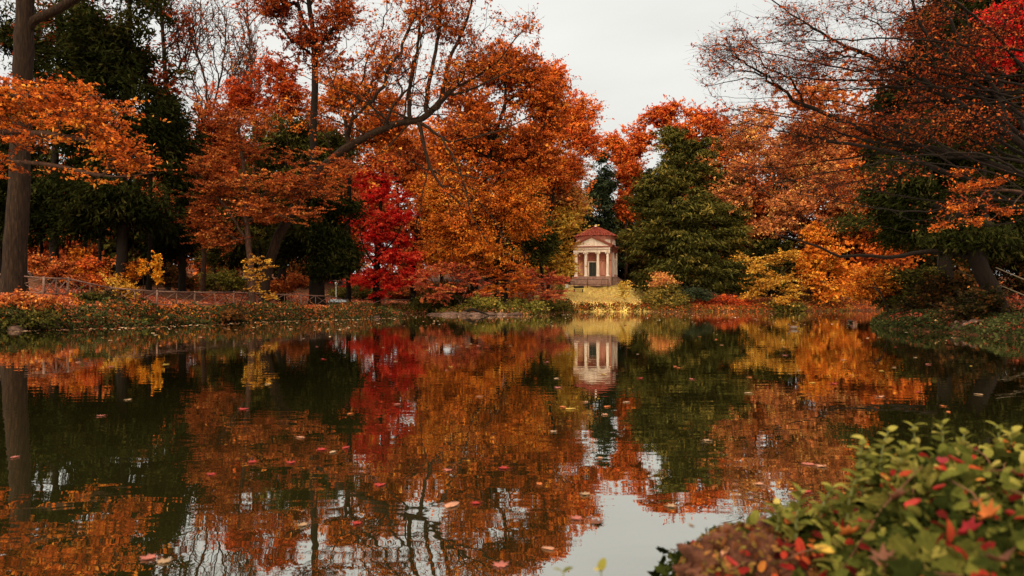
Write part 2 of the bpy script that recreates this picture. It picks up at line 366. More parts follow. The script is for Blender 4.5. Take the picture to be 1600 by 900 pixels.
def tubes(pos, par, rad, k):
    """one ring per node plus a start ring for every side branch; every edge a frustum"""
    n = len(pos); ref = np.array([.37,.21,.05]); ref = ref/np.linalg.norm(ref)
    ch_main = np.full(n, -1)
    for i in range(n):
        p = par[i]
        if p >= 0 and (ch_main[p] < 0 or rad[i] > rad[ch_main[p]]): ch_main[p] = i
    d = np.zeros((n,3)); hp = par >= 0
    d[hp] = pos[hp]-pos[par[hp]]; roots = np.nonzero(~hp)[0]
    for r_ in roots:
        if ch_main[r_] >= 0: d[r_] = pos[ch_main[r_]]-pos[r_]
    d /= np.linalg.norm(d, axis=1)[:,None]+1e-9
    dn = d.copy(); hm = ch_main >= 0; dn[hm] = d[hm]+d[ch_main[hm]]; dn /= np.linalg.norm(dn, axis=1)[:,None]+1e-9
    def rings(P, D, r):
        a = np.cross(D, ref); a /= np.linalg.norm(a, axis=1)[:,None]+1e-9; b = np.cross(D, a)
        th = np.arange(k)*2*pi/k
        return P[:,None,:]+r[:,None,None]*(np.cos(th)[None,:,None]*a[:,None,:]+np.sin(th)[None,:,None]*b[:,None,:])
    V1 = rings(pos, dn, rad)
    e = np.nonzero(hp)[0]; side = e[ch_main[par[e]] != e]; main = e[ch_main[par[e]] == e]
    V2 = rings(pos[par[side]], d[side], np.minimum(rad[side]*1.15, rad[par[side]]))
    V = np.concatenate([V1.reshape(-1,3), V2.reshape(-1,3)])
    j = np.arange(k); j2 = (j+1) % k
    def faces(s, t):
        return np.stack([s[:,None]*k+j, s[:,None]*k+j2, t[:,None]*k+j2, t[:,None]*k+j], 2).reshape(-1,4)
    return V, np.concatenate([faces(par[main], main), faces(n+np.arange(len(side)), side)])
def leaf_quads(P, size, aspect, flat, rg, outv=None, droop=0, var=.35, fold=0):
    n = len(P); nn = rg.normal(size=(n,3)); nn[:,2] += flat; nn /= np.linalg.norm(nn, axis=1)[:,None]
    u = rg.normal(size=(n,3))
    if outv is not None: u = u*.6+outv*1.0
    u[:,2] -= droop
    u -= (u*nn).sum(1)[:,None]*nn; u /= np.linalg.norm(u, axis=1)[:,None]+1e-9; v = np.cross(nn, u)
    s = size*(1+var*rg.normal(size=n)).clip(.4, 2)
    U = u*(s/2)[:,None]; W = v*(s*aspect/2)[:,None]; up = nn*(s*fold)[:,None]
    V = np.stack([P-U, P+W*1.0+up-U*.15, P+U, P-W+up-U*.15], 1).reshape(-1,3)
    return V, np.arange(n*4).reshape(n, 4)
def plant(name, label, cat, lines, blobs, pal, n=300, leaves=20, size=.2, aspect=.6, flat=.8, spread=(.5,.5,.3), bf=.35, step=None, wig=.5,
          rtip=.012, shell=.5, seed=1, bark=None, group=None, k=5, droop=0, outward=0, twigs=None, tone_h=0, tone0=.5, tone_c=.19, tone_l=.16, trans=.28, gloss=0.0, sub=None, bare=0, fold=0.12, pexp=.5):
    rg = np.random.default_rng(seed)
    lines = [(P, r[0], r[1]) for P, r in lines]
    base = np.array(lines[0][0][0], float)
    if twigs is None: twigs = 0 if ('yew' in name or 'spruce' in name or 'far' in name or size > .5) else 3
    if twigs: leaves = leaves*1.15; size = size*.92
    if sdist(base[:1], base[1:2])[0] < 0: print('IN WATER', label, base)
    pts = blob_points(blobs, n, shell, rg)
    ext = np.mean([np.mean(b[1]) for b in blobs]); step = step or max(.25, ext*.22)
    pos, par, rmin, n0, tip = skeleton(lines, pts, bf, step, wig, rg)
    N_ = len(pos); tips = tip.copy()
    w_ = np.zeros(N_); w_[tips] += 1
    for i in range(N_-1, 0, -1):
        if par[i] >= 0: w_[par[i]] += w_[i]
    w_ = np.maximum(w_, 1); r0 = lines[0][1]
    rad = rtip+(r0*.8-rtip)*((w_-1)/max(1, w_.max()-1))**pexp
    rad = np.maximum(rad, rmin); rad[0] *= 1.25; rad[1] *= 1.08
    # twigs: leaves sit along them
    if twigs:
        tp = np.repeat(tips, twigs); dv = rg.normal(size=(len(tp),3))*np.array(spread)*1.25
        back = pos[tp]-pos[np.maximum(par[tp], 0)]; dv += back/(np.linalg.norm(back, axis=1)[:,None]+1e-9)*np.mean(spread)*.7
        q = pos[tp]+dv; sa, sb = pos[tp].copy(), q
        pos = np.concatenate([pos, q]); par = np.concatenate([par, tp]); rad = np.concatenate([rad, np.full(len(q), rtip*.5)])
    else: sa = sb = pts
    t = thing(name, label, cat, base, group=group)
    V, Fc = tubes(pos, par, rad, k)
    mesh_np('trunk', V, Fc, bark or BARK, t, smooth=True, off=base)
    # crown
    if leaves:
        if not bare: leaves = leaves*1.6
        ns = len(sa); keep = rg.random(ns) >= bare; sa, sb = sa[keep], sb[keep]; s2 = sb
        cnt = rg.poisson(leaves/max(1, twigs), size=len(s2)); ii = np.repeat(np.arange(len(s2)), cnt)
        if twigs:
            tt = rg.uniform(-.15, 1.12, len(ii))[:,None]; P = sa[ii]*(1-tt)+sb[ii]*tt+rg.normal(size=(len(ii),3))*np.array(spread)*.2
        else: P = s2[ii]+rg.normal(size=(len(ii),3))*np.array(spread)*.62
        cen = np.mean([b[0] for b in blobs], axis=0)
        ov = None
        if outward: 
            ov = P-cen; ov[:,2] *= .3; ov /= np.linalg.norm(ov, axis=1)[:,None]+1e-9
        V, Fc = leaf_quads(P, size, aspect, flat, rg, ov, droop, fold=fold)
        ctone = rg.normal(size=len(s2))*tone_c
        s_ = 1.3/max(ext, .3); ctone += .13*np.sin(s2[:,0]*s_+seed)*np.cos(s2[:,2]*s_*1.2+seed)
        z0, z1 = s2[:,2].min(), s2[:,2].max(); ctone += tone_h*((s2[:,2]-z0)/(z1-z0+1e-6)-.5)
        tone = (tone0+ctone[ii]+rg.normal(size=len(ii))*tone_l).clip(0, 1)
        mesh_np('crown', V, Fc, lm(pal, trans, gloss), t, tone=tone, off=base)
    return t
def B(D, *bl, depth=1.0):
    """blobs from (px, py, rx, ry[, dD[, weight]]) at distance D"""
    o = []
    for b in bl:
        dD = b[4] if len(b) > 4 else 0; d = D+dD; rx = b[2]/F*d; rz = b[3]/F*d
        o.append((at(b[0], b[1], d), np.array([rx, max(rx, rz)*.85*depth, rz]), b[5] if len(b) > 5 else 1))
    return o
def Ln(D, pts, r0, r1, ground=False):
    P = [at(p[0], p[1], D+(p[2] if len(p) > 2 else 0)) for p in pts]
    if ground: P[0][2] = float(terr(np.array([P[0][0]]), np.array([P[0][1]]))[0])-.15
    return (P, (r0, r1))

# ================================================================== trees on the left
plant('tall_tree', 'tall bare grey-brown trunk standing behind the fence at the far left, with one heavy limb', 'tree',
  [Ln(38,[(21,452),(27,330),(33,180),(37,60),(40,-60),(44,-200)],.62,.30,True), Ln(38,[(38,70),(52,32),(90,14),(140,-20),(190,-60)],.2,.1)],
  B(38,(60,-220,150,90),(180,-120,100,50),(-60,-150,100,60)),'rust',n=260,leaves=40,size=.22,spread=(.7,.7,.4),seed=11,bark=BARK,k=10,bf=.5)
plant('overhanging_tree', 'orange leaved tree reaching in over the left bank in front of the tall trunk', 'tree',
  [Ln(27,[(-330,520),(-300,380),(-260,280),(-200,200)],.32,.14,True), Ln(27,[(-260,280),(-120,215),(0,205),(110,215),(190,235)],.12,.03), Ln(27,[(-260,280),(-100,250),(60,255),(170,275),(240,270)],.08,.02), Ln(27,[(-200,200),(-80,160),(60,150),(160,150)],.08,.02)],
  B(27,(20,165,90,32),(110,185,80,36),(190,225,50,26),(170,170,50,22),(40,215,60,20),(150,275,55,16,0,.6),(205,255,40,20),(-40,150,70,40),(5,260,25,20,0,.5),(100,150,60,20)),
  'orange',n=560,leaves=18,size=.14,aspect=.55,flat=1.6,spread=(.34,.34,.13),bf=.25,seed=12,bark=BARK_R,rtip=.008,twigs=2,tone0=.52,fold=.1)
YEWS = [
 ('dark yew with the broadest crown among the conifers behind the fence', 52, [(190,455),(192,300),(198,120),(205,-40)], .45, ((185,40,80,70),(215,130,75,70),(185,215,90,60),(170,310,100,60),(240,300,60,60),(140,120,50,60),(200,-40,60,60),(110,330,50,50),(240,220,50,40)), 700),
 ('dark yew standing just right of the tall bare trunk', 57, [(85,450),(84,300),(90,120),(95,-50)], .4, ((95,60,50,70,0,.6),(75,160,60,70,0,.7),(85,290,70,60),(60,340,50,40),(130,240,60,50),(15,310,40,80),(100,0,40,50,0,.5)), 460),
 ('dark yew at the right end of the conifer group, below the bare trees', 61, [(285,460),(284,350),(280,250),(270,160)], .35, ((270,240,38,60),(285,310,42,55),(275,370,50,34),(262,160,26,50),(250,390,40,25)), 380),
 ('dark yew over the left end of the fence at the frame edge', 60, [(0,450),(-2,300),(0,150)], .4, ((0,180,60,90,0,.7),(-10,300,60,80),(10,60,60,60,0,.5)), 330)]
for i, (lab, D, tr, r0, bl, n) in enumerate(YEWS):
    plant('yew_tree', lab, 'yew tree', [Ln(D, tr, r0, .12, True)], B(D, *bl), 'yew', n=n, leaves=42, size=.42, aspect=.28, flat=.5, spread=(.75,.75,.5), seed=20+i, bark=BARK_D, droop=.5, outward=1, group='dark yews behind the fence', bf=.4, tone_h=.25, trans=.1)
for i, (px, D, r, t, lab) in enumerate([(62,60,.16,200,'thin dark trunk nearest the tall bare trunk'),(130,66,.2,180,'dark trunk among glowing orange bushes'),(153,55,.14,250,'slim dark trunk under the broad yew, left of the yellow vine'),(232,58,.22,260,'dark trunk just left of the yellow vine'),(316,70,.28,330,'pale pinkish trunk right of the conifers, beyond the fence')]):
    plant('woodland_tree', lab, 'tree', [Ln(D,[(px,462),(px+3,380),(px+2,t),(px-6,t-160)],r,.06,True)],B(D,(px,t-140,50,50)),'brownred' if px<300 else 'rust',n=60,leaves=14,size=.3,seed=31+i,bark=BARK_R if px>300 else BARK_D,k=7)
# bare trees against the sky
plant('bare_tree', 'nearly leafless tree with forked grey stems against the sky', 'tree',
  [Ln(78,[(336,470),(330,330),(325,200),(322,130)],.26,.1,True), Ln(78,[(326,190),(345,120),(352,60),(355,10)],.1,.03), Ln(78,[(322,130),(300,60),(290,0)],.1,.03), Ln(78,[(330,240),(360,170),(385,110),(400,70)],.09,.03)],
  B(78,(345,60,44,70),(300,50,34,60),(385,100,26,60),(320,120,40,50)),'rust',n=420,leaves=5,size=.3,spread=(.5,.5,.5),seed=41,bark=BARK_R,rtip=.03,twigs=3,bf=.7,bare=.55,k=4,wig=.9)
plant('bare_tree', 'thin bare tree with a dusting of red leaves, right of the forked grey one', 'tree',
  [Ln(84,[(402,470),(400,330),(396,200),(390,80),(386,0)],.22,.05,True)],
  B(84,(390,60,30,60),(405,130,34,50),(372,130,24,40),(392,-10,30,40)),'redorange',n=260,leaves=8,size=.32,spread=(.5,.5,.5),seed=42,bark=BARK_R,rtip=.03,twigs=2,bf=.7,bare=.4,k=4)
plant('bare_tree', 'sparse reddish tree rising over the dark yews', 'tree',
  [Ln(72,[(262,470),(262,300),(258,120),(252,20),(250,-40)],.28,.08,True)],
  B(72,(255,20,40,40),(285,40,30,30),(225,-10,40,30),(290,90,22,40)),'brownred',n=240,leaves=9,size=.3,spread=(.5,.5,.4),seed=43,bark=BARK_D,rtip=.03,twigs=2,bf=.6,k=4,bare=.3)
# beech layers
plant('beech_tree', 'copper beech with spreading layered branches in front of the dark green yews', 'beech tree',
  [Ln(53,[(395,478),(392,420),(385,340),(380,260),(372,190)],.3,.1,True), Ln(53,[(388,380),(350,320),(315,285)],.1,.03), Ln(53,[(384,330),(430,290),(480,270)],.1,.03)],
  B(53,(325,265,42,22),(360,235,50,24),(350,305,58,24),(400,330,60,20),(430,285,52,20),(320,335,36,20),(480,300,52,16),(380,190,46,26),(450,335,46,14),(505,280,34,18),(345,370,36,22),(470,245,40,18,0,.6),(530,262,34,14,0,.6)),
  'rust',n=950,leaves=26,size=.17,aspect=.6,flat=2.2,spread=(.5,.5,.14),bf=.3,seed=51,bark=BARK_R,rtip=.012,tone0=.5,twigs=2)
plant('maple_tree', 'red-orange maple filling the gap left of the tall forked tree', 'maple tree',
  [Ln(72,[(408,475),(405,330),(398,220),(392,150)],.32,.1,True)],
  B(72,(385,150,44,40),(345,200,36,30),(415,170,44,40),(450,150,36,36),(330,235,28,20),(440,110,24,18),(372,215,40,26)),
  'redorange',n=420,leaves=34,size=.26,flat=1,spread=(.6,.6,.35),seed=52,bark=BARK_D)
plant('maple_tree', 'orange-red maple behind the crown of the tall forked tree', 'maple tree',
  [Ln(80,[(545,475),(545,330),(550,220),(552,170)],.34,.1,True)],
  B(80,(545,150,44,34),(590,165,44,34),(560,210,50,34),(620,200,40,40),(510,190,40,40)),
  'orange',n=480,leaves=32,size=.28,flat=1,spread=(.65,.65,.4),seed=53,bark=BARK_D)
# green yews in the middle left
for i, (lab, D, tr, r0, bl, n) in enumerate([
 ('dark green yew with thick trunk just behind the fence, left of the crimson tree', 63, [(496,474),(496,420),(498,340),(500,280)], .85, ((495,370,52,44),(530,390,34,40),(455,390,38,36),(505,315,46,40),(538,335,28,30),(470,330,40,40),(505,420,50,14)), 560),
 ('olive yew above the fence behind the copper beech branches', 70, [(440,474),(442,380),(446,280),(450,210)], .5, ((450,215,44,34),(425,255,44,40),(480,240,40,40),(440,310,60,40),(405,330,44,50),(520,235,30,30)), 520),
 ('greenish yew low behind the copper beech, beside the pale trunk', 76, [(362,474),(362,420),(364,350)], .35, ((360,350,38,30),(345,385,38,28),(385,400,32,26)), 260)]):
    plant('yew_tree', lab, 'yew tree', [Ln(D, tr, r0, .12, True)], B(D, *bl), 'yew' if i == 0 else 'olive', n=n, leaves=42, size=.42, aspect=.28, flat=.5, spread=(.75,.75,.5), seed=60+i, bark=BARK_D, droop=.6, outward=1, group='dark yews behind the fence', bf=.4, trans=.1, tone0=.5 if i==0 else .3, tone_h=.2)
plant('forked_tree', 'tall dark trunked tree with rust crown cut by the top of the picture', 'tree',
  [Ln(66,[(492,474),(490,330),(489,220),(492,120),(490,60),(482,0),(474,-70)],.42,.2,True), Ln(66,[(492,85),(515,50),(532,30),(545,-20)],.18,.08), Ln(66,[(489,60),(470,25),(462,-20)],.14,.07), Ln(66,[(492,100),(520,80),(534,45)],.09,.04)],
  B(66,(440,10,40,34),(460,50,40,30),(535,20,36,36),(505,60,44,30),(420,-20,40,40),(550,60,30,30),(470,100,34,22,0,.6),(500,-40,60,40),(535,95,30,20,0,.5)),
  'brownred',n=520,leaves=26,size=.24,flat=.8,spread=(.55,.55,.35),seed=71,bark=BARK_D,rtip=.02,tone0=.62,twigs=2,k=7)
# the leaning tree
rb = np.random.default_rng(78); ARC = []
for q in range(16):
    x0 = rb.uniform(560, 700); y0 = 222-(x0-560)*.36; x1 = x0-rb.uniform(20, 190); y1 = rb.uniform(10, 190); dd = rb.uniform(-3.5, 1)
    if q > 10: x1 = x0+rb.uniform(30, 130)
    ARC.append(Ln(56, [(x0, y0), (x0+(x1-x0)*.35, y0+(y1-y0)*.45+rb.uniform(-14,4), dd*.4), (x0+(x1-x0)*.7, y0+(y1-y0)*.75, dd*.8), (x1, y1, dd)], rb.uniform(.045,.08), .012))
plant('leaning_tree', 'great leaning tree with bent grey-brown limb arching over the crimson tree', 'tree',
  [Ln(56,[(412,474),(418,420),(445,350),(495,275),(540,232),(580,210),(620,193),(652,188),(676,172),(700,145)],.46,.24,True),
   Ln(56,[(640,190),(640,140,1),(652,80,2),(656,20,2),(660,-50,2)],.19,.07), Ln(56,[(664,180),(672,120),(684,60),(690,0),(700,-60)],.19,.07),
   Ln(56,[(690,155),(702,95),(722,50),(735,10),(750,-50)],.18,.06), Ln(56,[(700,145),(740,122),(778,95),(805,60),(825,40)],.11,.02),
   Ln(56,[(700,150),(735,140),(760,128,-1),(800,110,-2)],.12,.05), Ln(56,[(600,202),(612,170),(628,148),(648,132)],.09,.04), Ln(56,[(545,230),(535,170),(520,130),(505,90)],.08,.03),
   Ln(56,[(575,212),(540,195,-1),(470,170,-2),(420,160,-2)],.07,.02), Ln(56,[(655,190),(662,225),(672,260),(690,290),(720,320)],.17,.06), Ln(56,[(655,190),(690,215),(700,222),(740,215)],.15,.06), Ln(56,[(690,215,-1),(720,270,-1),(735,330,-1),(765,385,-1)],.09,.03), Ln(56,[(740,215),(790,200),(840,175)],.09,.03), Ln(56,[(690,262),(750,278,-1),(805,262,-1)],.08,.03),
   Ln(56,[(640,192),(600,235),(560,262,-1),(530,290,-2)],.08,.03), Ln(56,[(500,270),(470,250,-1),(440,235,-2)],.06,.02), Ln(56,[(672,255),(660,300),(654,350)],.06,.03), Ln(56,[(690,290),(730,300),(770,340),(790,380)],.06,.02)]+ARC,
  B(56,(640,20,50,46),(690,40,50,50),(740,50,44,40),(780,60,30,30),(620,90,50,40),(580,120,40,40),(700,110,50,34),(760,100,36,26),(520,110,30,40,0,.6),(560,60,36,40,0,.6),(690,-30,80,40),(800,100,26,24,0,.6),
      (530,180,50,30,0,.5),(640,150,50,24,0,.6),(720,190,40,26,0,.5),(690,260,40,36,0,.4),(590,250,50,24,-1,.4),(820,40,20,14,0,.6),(740,320,50,40,0,.5),(470,180,50,24,-2,.3)),
  'orange',n=1800,leaves=10,size=.2,flat=.6,spread=(.5,.5,.4),bf=.45,seed=73,bark=BARK,rtip=.012,tone0=.42,twigs=2,k=6,wig=.9,bare=.02,tone_h=-.25,pexp=.6)
# crimson tree
plant('crimson_maple', 'brilliant crimson maple with weeping sprays behind the end of the fence', 'maple tree',
  [Ln(81,[(590,478),(588,430),(592,370),(596,300),(600,250)],.5,.12,True), Ln(81,[(590,420,-1),(570,390,-2),(560,350,-2)],.12,.04), Ln(81,[(591,400,-1),(618,372,-2),(632,340,-2)],.12,.04)],
  B(81,(590,255,16,10),(574,275,18,8),(600,282,16,10),(562,288,12,6),(588,305,20,12),(612,315,16,10),(632,300,10,8),(575,330,18,10),(604,345,24,12),(560,345,10,6),(632,340,12,10),(590,370,24,12),(622,378,20,12),(572,388,14,8),(605,402,30,12),(640,400,16,12),(590,428,24,10),(636,430,16,16),(566,440,22,7),(548,446,12,5),(612,445,20,9),(652,424,10,12),(592,455,14,10)),
  'crimson',n=980,leaves=26,size=.28,aspect=.42,flat=1.0,spread=(.62,.62,.22),twigs=2,seed=75,bark=BARK_D,droop=.9,outward=1,tone0=.72,bf=.3,tone_c=.24,trans=.4)
plant('dark_trunk_tree', 'dark short trunk carrying golden branches just right of the crimson maple', 'tree',
  [Ln(82,[(646,476),(646,420),(652,350),(660,300)],.4,.15,True), Ln(82,[(652,350),(700,310),(740,320),(790,370)],.1,.04), Ln(82,[(660,300),(640,240),(600,262)],.1,.04)],
  B(82,(682,340,26,34),(695,390,36,26),(678,400,18,20),(720,350,40,26),(670,290,40,22),(672,310,20,20,-2,.4)),
  'orange',n=600,leaves=26,size=.27,flat=1,spread=(.6,.6,.36),seed=76,bark=BARK_D,rtip=.014,tone0=.66,twigs=2)

# ================================================================== centre
BIG = [
 ('deep orange broadleaf with the widest dome left of the sky gap', 74, [(742,480),(742,400),(748,320),(765,240),(790,160)], .5, ((795,110,52,44),(830,110,30,36),(750,150,60,50),(800,190,66,50),(850,170,36,50),(720,210,50,50),(780,260,80,44),(840,240,46,44),(720,290,50,46)), 950, 'orange', .42),
 ('amber broadleaf with drooping branches above the pinkish shrubs', 71, [(790,480),(785,420),(775,360),(770,310)], .4, ((770,320,60,30),(710,350,46,34),(800,350,50,34),(745,385,60,30),(690,400,40,24),(820,310,46,34),(790,400,40,22),(700,300,44,30)), 760, 'amber', .46),
 ('orange broadleaf stepping down to the sky gap, left of the temple', 92, [(850,470),(846,400),(862,320),(872,240)], .22, ((868,150,36,34),(896,180,34,40),(865,215,50,44),(910,222,28,30),(845,265,46,46),(884,270,30,40),(932,222,14,18),(862,115,22,22)), 760, 'redorange', .72),
 ('peach-orange broadleaf just left of the slim dark spruce', 97, [(874,474),(884,400),(900,330)], .35, ((888,312,26,26),(900,275,14,24),(870,300,30,34),(870,335,30,20)), 420, 'peach', .6),
 ('golden yellow broadleaf with layered leaves beside the temple', 96, [(858,465),(856,430),(858,380)], .3, ((855,360,32,18),(880,345,28,18),(870,385,30,18),(845,395,28,18),(878,410,24,16),(858,422,28,12),(826,385,22,20),(900,330,16,10),(835,360,20,14)), 520, 'yellow', .5),
]
for i, (lab, D, tr, r0, bl, n, pal, t0) in enumerate(BIG):
    plant('broadleaf_tree', lab, 'tree', [Ln(D, tr, r0, .15, True)], B(D, *bl), pal, n=n, leaves=34, size=.30 if i != 1 else .22, flat=.9, spread=(.8,.8,.4) if i != 4 else (.8,.8,.26), seed=80+i, bark=BARK_D, bf=.35, tone0=t0, rtip=.02, tone_h=-.12 if pal == 'orange' else 0, group='autumn broadleaves behind the pond')
plant('yew_tree', 'olive green conifer half hidden inside the orange crowns', 'yew tree', [Ln(88,[(775,480),(775,400),(775,300)],.4,.1,True)],B(88,(770,350,60,40),(810,300,44,40),(740,400,60,30),(830,380,40,40)),'olive',n=420,leaves=36,size=.5,aspect=.3,spread=(.8,.8,.5),seed=90,bark=BARK_D,droop=.5,outward=1,trans=.1,tone0=.35)
plant('spruce_tree', 'slim dark spruce rising behind the temple roof', 'spruce', [Ln(121,[(936,460),(936,350),(940,260),(941,240)],.3,.03,True)],
  B(121,(941,250,9,14),(939,272,19,18),(948,300,22,20),(918,318,20,18),(937,298,22,18),(934,322,26,18),(932,346,28,18),(930,372,34,20),(935,410,40,26),(915,350,16,12)),'spruce',n=520,leaves=34,size=.6,aspect=.25,spread=(.7,.7,.45),seed=91,bark=BARK_D,droop=.7,outward=1,trans=.1,bf=.15,tone0=.55)
plant('maple_tree', 'coral red maple showing between the slim spruce and the big olive yew', 'maple tree', [Ln(126,[(978,460),(978,360),(978,260)],.35,.1,True)],
  B(126,(972,215,20,16),(978,250,22,28),(982,290,20,30),(965,238,16,20),(995,225,16,18),(985,330,18,20),(955,225,14,14),(970,330,14,22),(985,265,22,30),(968,290,14,20)),'redorange',n=620,leaves=30,size=.42,spread=(.7,.7,.5),seed=92,bark=BARK_R,tone0=.68,twigs=2,rtip=.03)
plant('maple_tree', 'fiery red-orange maple crown topping the big olive yew', 'maple tree', [Ln(120,[(1052,460),(1052,340),(1052,230)],.4,.1,True)],
  B(120,(1020,190,26,18),(1045,175,26,14),(1085,185,28,20),(1110,200,24,26),(1130,190,16,20),(1070,215,40,30),(1000,190,10,8),(1010,215,20,20),(1120,235,40,30)),'redorange',n=520,leaves=26,size=.42,spread=(.75,.75,.45),seed=93,bark=BARK_D,tone0=.66,rtip=.03)
plant('yew_tree', 'huge olive green yew with feathery tiers right of the temple', 'yew tree',
  [Ln(100,[(1068,470),(1066,400),(1062,300),(1058,210)],.7,.1,True)],
  B(100,(1015,250,24,18),(1110,235,34,22),(1135,285,30,24),(1150,330,26,20),(1055,215,26,18),(1045,245,42,24),(1085,240,36,30),(1040,285,52,28),(1090,290,46,36),(1025,325,46,24),(1075,340,60,30),(1010,355,38,18),(1045,380,64,26),(1100,385,66,34),(1130,420,44,26),(1020,410,46,20),(1060,430,60,18),(1110,330,50,34),(1000,390,22,18),(1140,355,30,30),(1000,428,24,14),(1040,445,40,12),(1090,445,46,14),(1140,445,36,14),(1070,400,60,40),(1060,320,50,50)),
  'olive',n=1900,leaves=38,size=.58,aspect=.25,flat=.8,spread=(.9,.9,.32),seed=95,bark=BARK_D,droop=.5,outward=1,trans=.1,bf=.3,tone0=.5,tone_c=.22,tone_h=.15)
# ================================================================== right, middle distance
plant('twiggy_tree', 'pale peach leaved tree with fine pinkish twigs, right of the olive yew', 'tree',
  [Ln(99,[(1265,474),(1262,420),(1250,340),(1240,260)],.32,.1,True), Ln(99,[(1255,370),(1210,310),(1160,280),(1120,262)],.1,.03), Ln(99,[(1245,300),(1300,240),(1330,200)],.1,.03)],
  B(98,(1170,215,46,30),(1150,260,44,26),(1215,250,54,36),(1130,305,34,16),(1180,320,50,26),(1240,310,54,30),(1290,270,50,44),(1270,220,54,40),(1210,355,44,18),(1310,330,40,34),(1110,250,20,12,0,.5),(1180,180,30,20,0,.6)),
  'peach',n=1300,leaves=16,size=.32,flat=1.2,spread=(.78,.78,.34),seed=101,bark=BARK_R,rtip=.026,twigs=2,tone0=.5,k=4)
plant('maple_tree', 'orange tree standing behind the bare spreading branches, beyond the peach one', 'maple tree',
  [Ln(108,[(1330,470),(1330,350),(1320,200)],.4,.12,True)],
  B(108,(1240,170,50,40),(1300,150,60,50),(1360,180,60,60),(1200,190,40,30),(1330,230,60,50),(1260,230,50,40),(1400,260,60,60)),'rust',n=720,leaves=32,size=.38,spread=(.7,.7,.4),seed=102,bark=BARK_D,tone0=.55)
plant('shrub', 'yellow leaved shrub leaning over the far bank under the olive yew', 'shrub', [Ln(94,[(1200,480),(1198,450),(1190,420)],.12,.04,True), Ln(94,[(1198,450),(1230,420),(1250,400)],.06,.02)],
  B(93.5,(1180,420,26,12),(1205,408,24,12),(1190,445,30,14),(1220,435,24,14),(1170,460,24,10),(1205,470,28,9),(1160,405,16,6),(1235,400,20,10),(1240,455,22,14)),'yellow',n=300,leaves=20,size=.24,flat=1.2,spread=(.5,.5,.18),seed=104,bark=BARK_R,tone0=.26)
plant('maple_tree', 'glowing golden-orange maple hanging over the end of the pond', 'maple tree', [Ln(99,[(1300,478),(1298,450),(1290,400),(1285,360)],.25,.08,True)],
  B(97,(1275,370,22,22),(1290,395,28,18),(1268,405,18,20),(1300,420,30,16),(1275,435,22,14),(1305,445,26,10),(1290,462,22,8),(1325,430,16,12)),'amber',n=440,leaves=24,size=.34,flat=1,spread=(.6,.6,.3),seed=105,bark=BARK_D,tone0=.66)
plant('shrub', 'orange-yellow shrub at the tip of the right bank', 'shrub', [Ln(38,[(1392,500),(1380,465),(1365,440)],.06,.03,True)],
  B(40,(1345,440,20,11),(1370,430,22,12),(1360,455,26,12),(1385,448,18,14),(1338,460,12,8)),'amber',n=260,leaves=16,size=.13,flat=1,spread=(.28,.28,.12),seed=106,bark=BARK_D,tone0=.6)
# ================================================================== right bank
plant('yew_tree', 'black-green yew with a leaning furrowed trunk and long horizontal dead limb on the right bank', 'yew tree',
  [Ln(31,[(1566,505),(1552,460),(1530,415),(1512,370),(1500,320)],.42,.26,True),
   Ln(31,[(1524,405),(1480,394),(1440,394),(1395,402),(1345,399),(1312,401),(1285,388),(1250,376),(1210,366)],.12,.03)],
  B(34,(1545,385,50,26,-2),(1500,370,46,24,-3),(1500,320,80,36),(1430,330,66,30),(1360,345,44,18),(1560,350,60,40),(1450,370,80,18,2),(1410,290,60,36),(1500,250,80,50),(1590,280,60,60),(1580,400,60,30,3),(1450,230,60,40)),
  'yew',n=1300,leaves=34,size=.26,aspect=.28,flat=.5,spread=(.5,.5,.35),seed=110,bark=BARK_D,droop=.7,outward=1,trans=.1,bf=.35,k=10)
plant('yew_tree', 'dark conifer mass behind the leaning trunk at the right edge', 'yew tree', [Ln(46,[(1480,480),(1470,300),(1460,100)],.5,.2,True)],
  B(46,(1420,160,50,50),(1400,240,50,50),(1470,110,60,60),(1520,60,80,80),(1590,170,80,100),(1500,200,80,70),(1450,270,60,60),(1600,320,90,80),(1560,0,80,60)),'yew',n=1300,leaves=40,size=.5,aspect=.28,spread=(.8,.8,.5),seed=111,bark=BARK_D,droop=.5,outward=1,trans=.1,tone0=.35)
rb = np.random.default_rng(77); SWEEP = []
for q in range(20):
    y0 = rb.uniform(60, 350); x0 = rb.uniform(1600, 1690); x1 = rb.uniform(1110, 1380); y1 = y0*.55+rb.uniform(-60, 150); sag = rb.uniform(-28, 22); dd = rb.uniform(-2.5, 2.5)
    SWEEP.append(Ln(23, [(x0+(x1-x0)*u, y0+(y1-y0)*u+sag*sin(pi*u)+rb.normal()*5*(0 < u < 1), dd*u) for u in (0,.22,.45,.68,.86,1)], rb.uniform(.03,.055), .006))
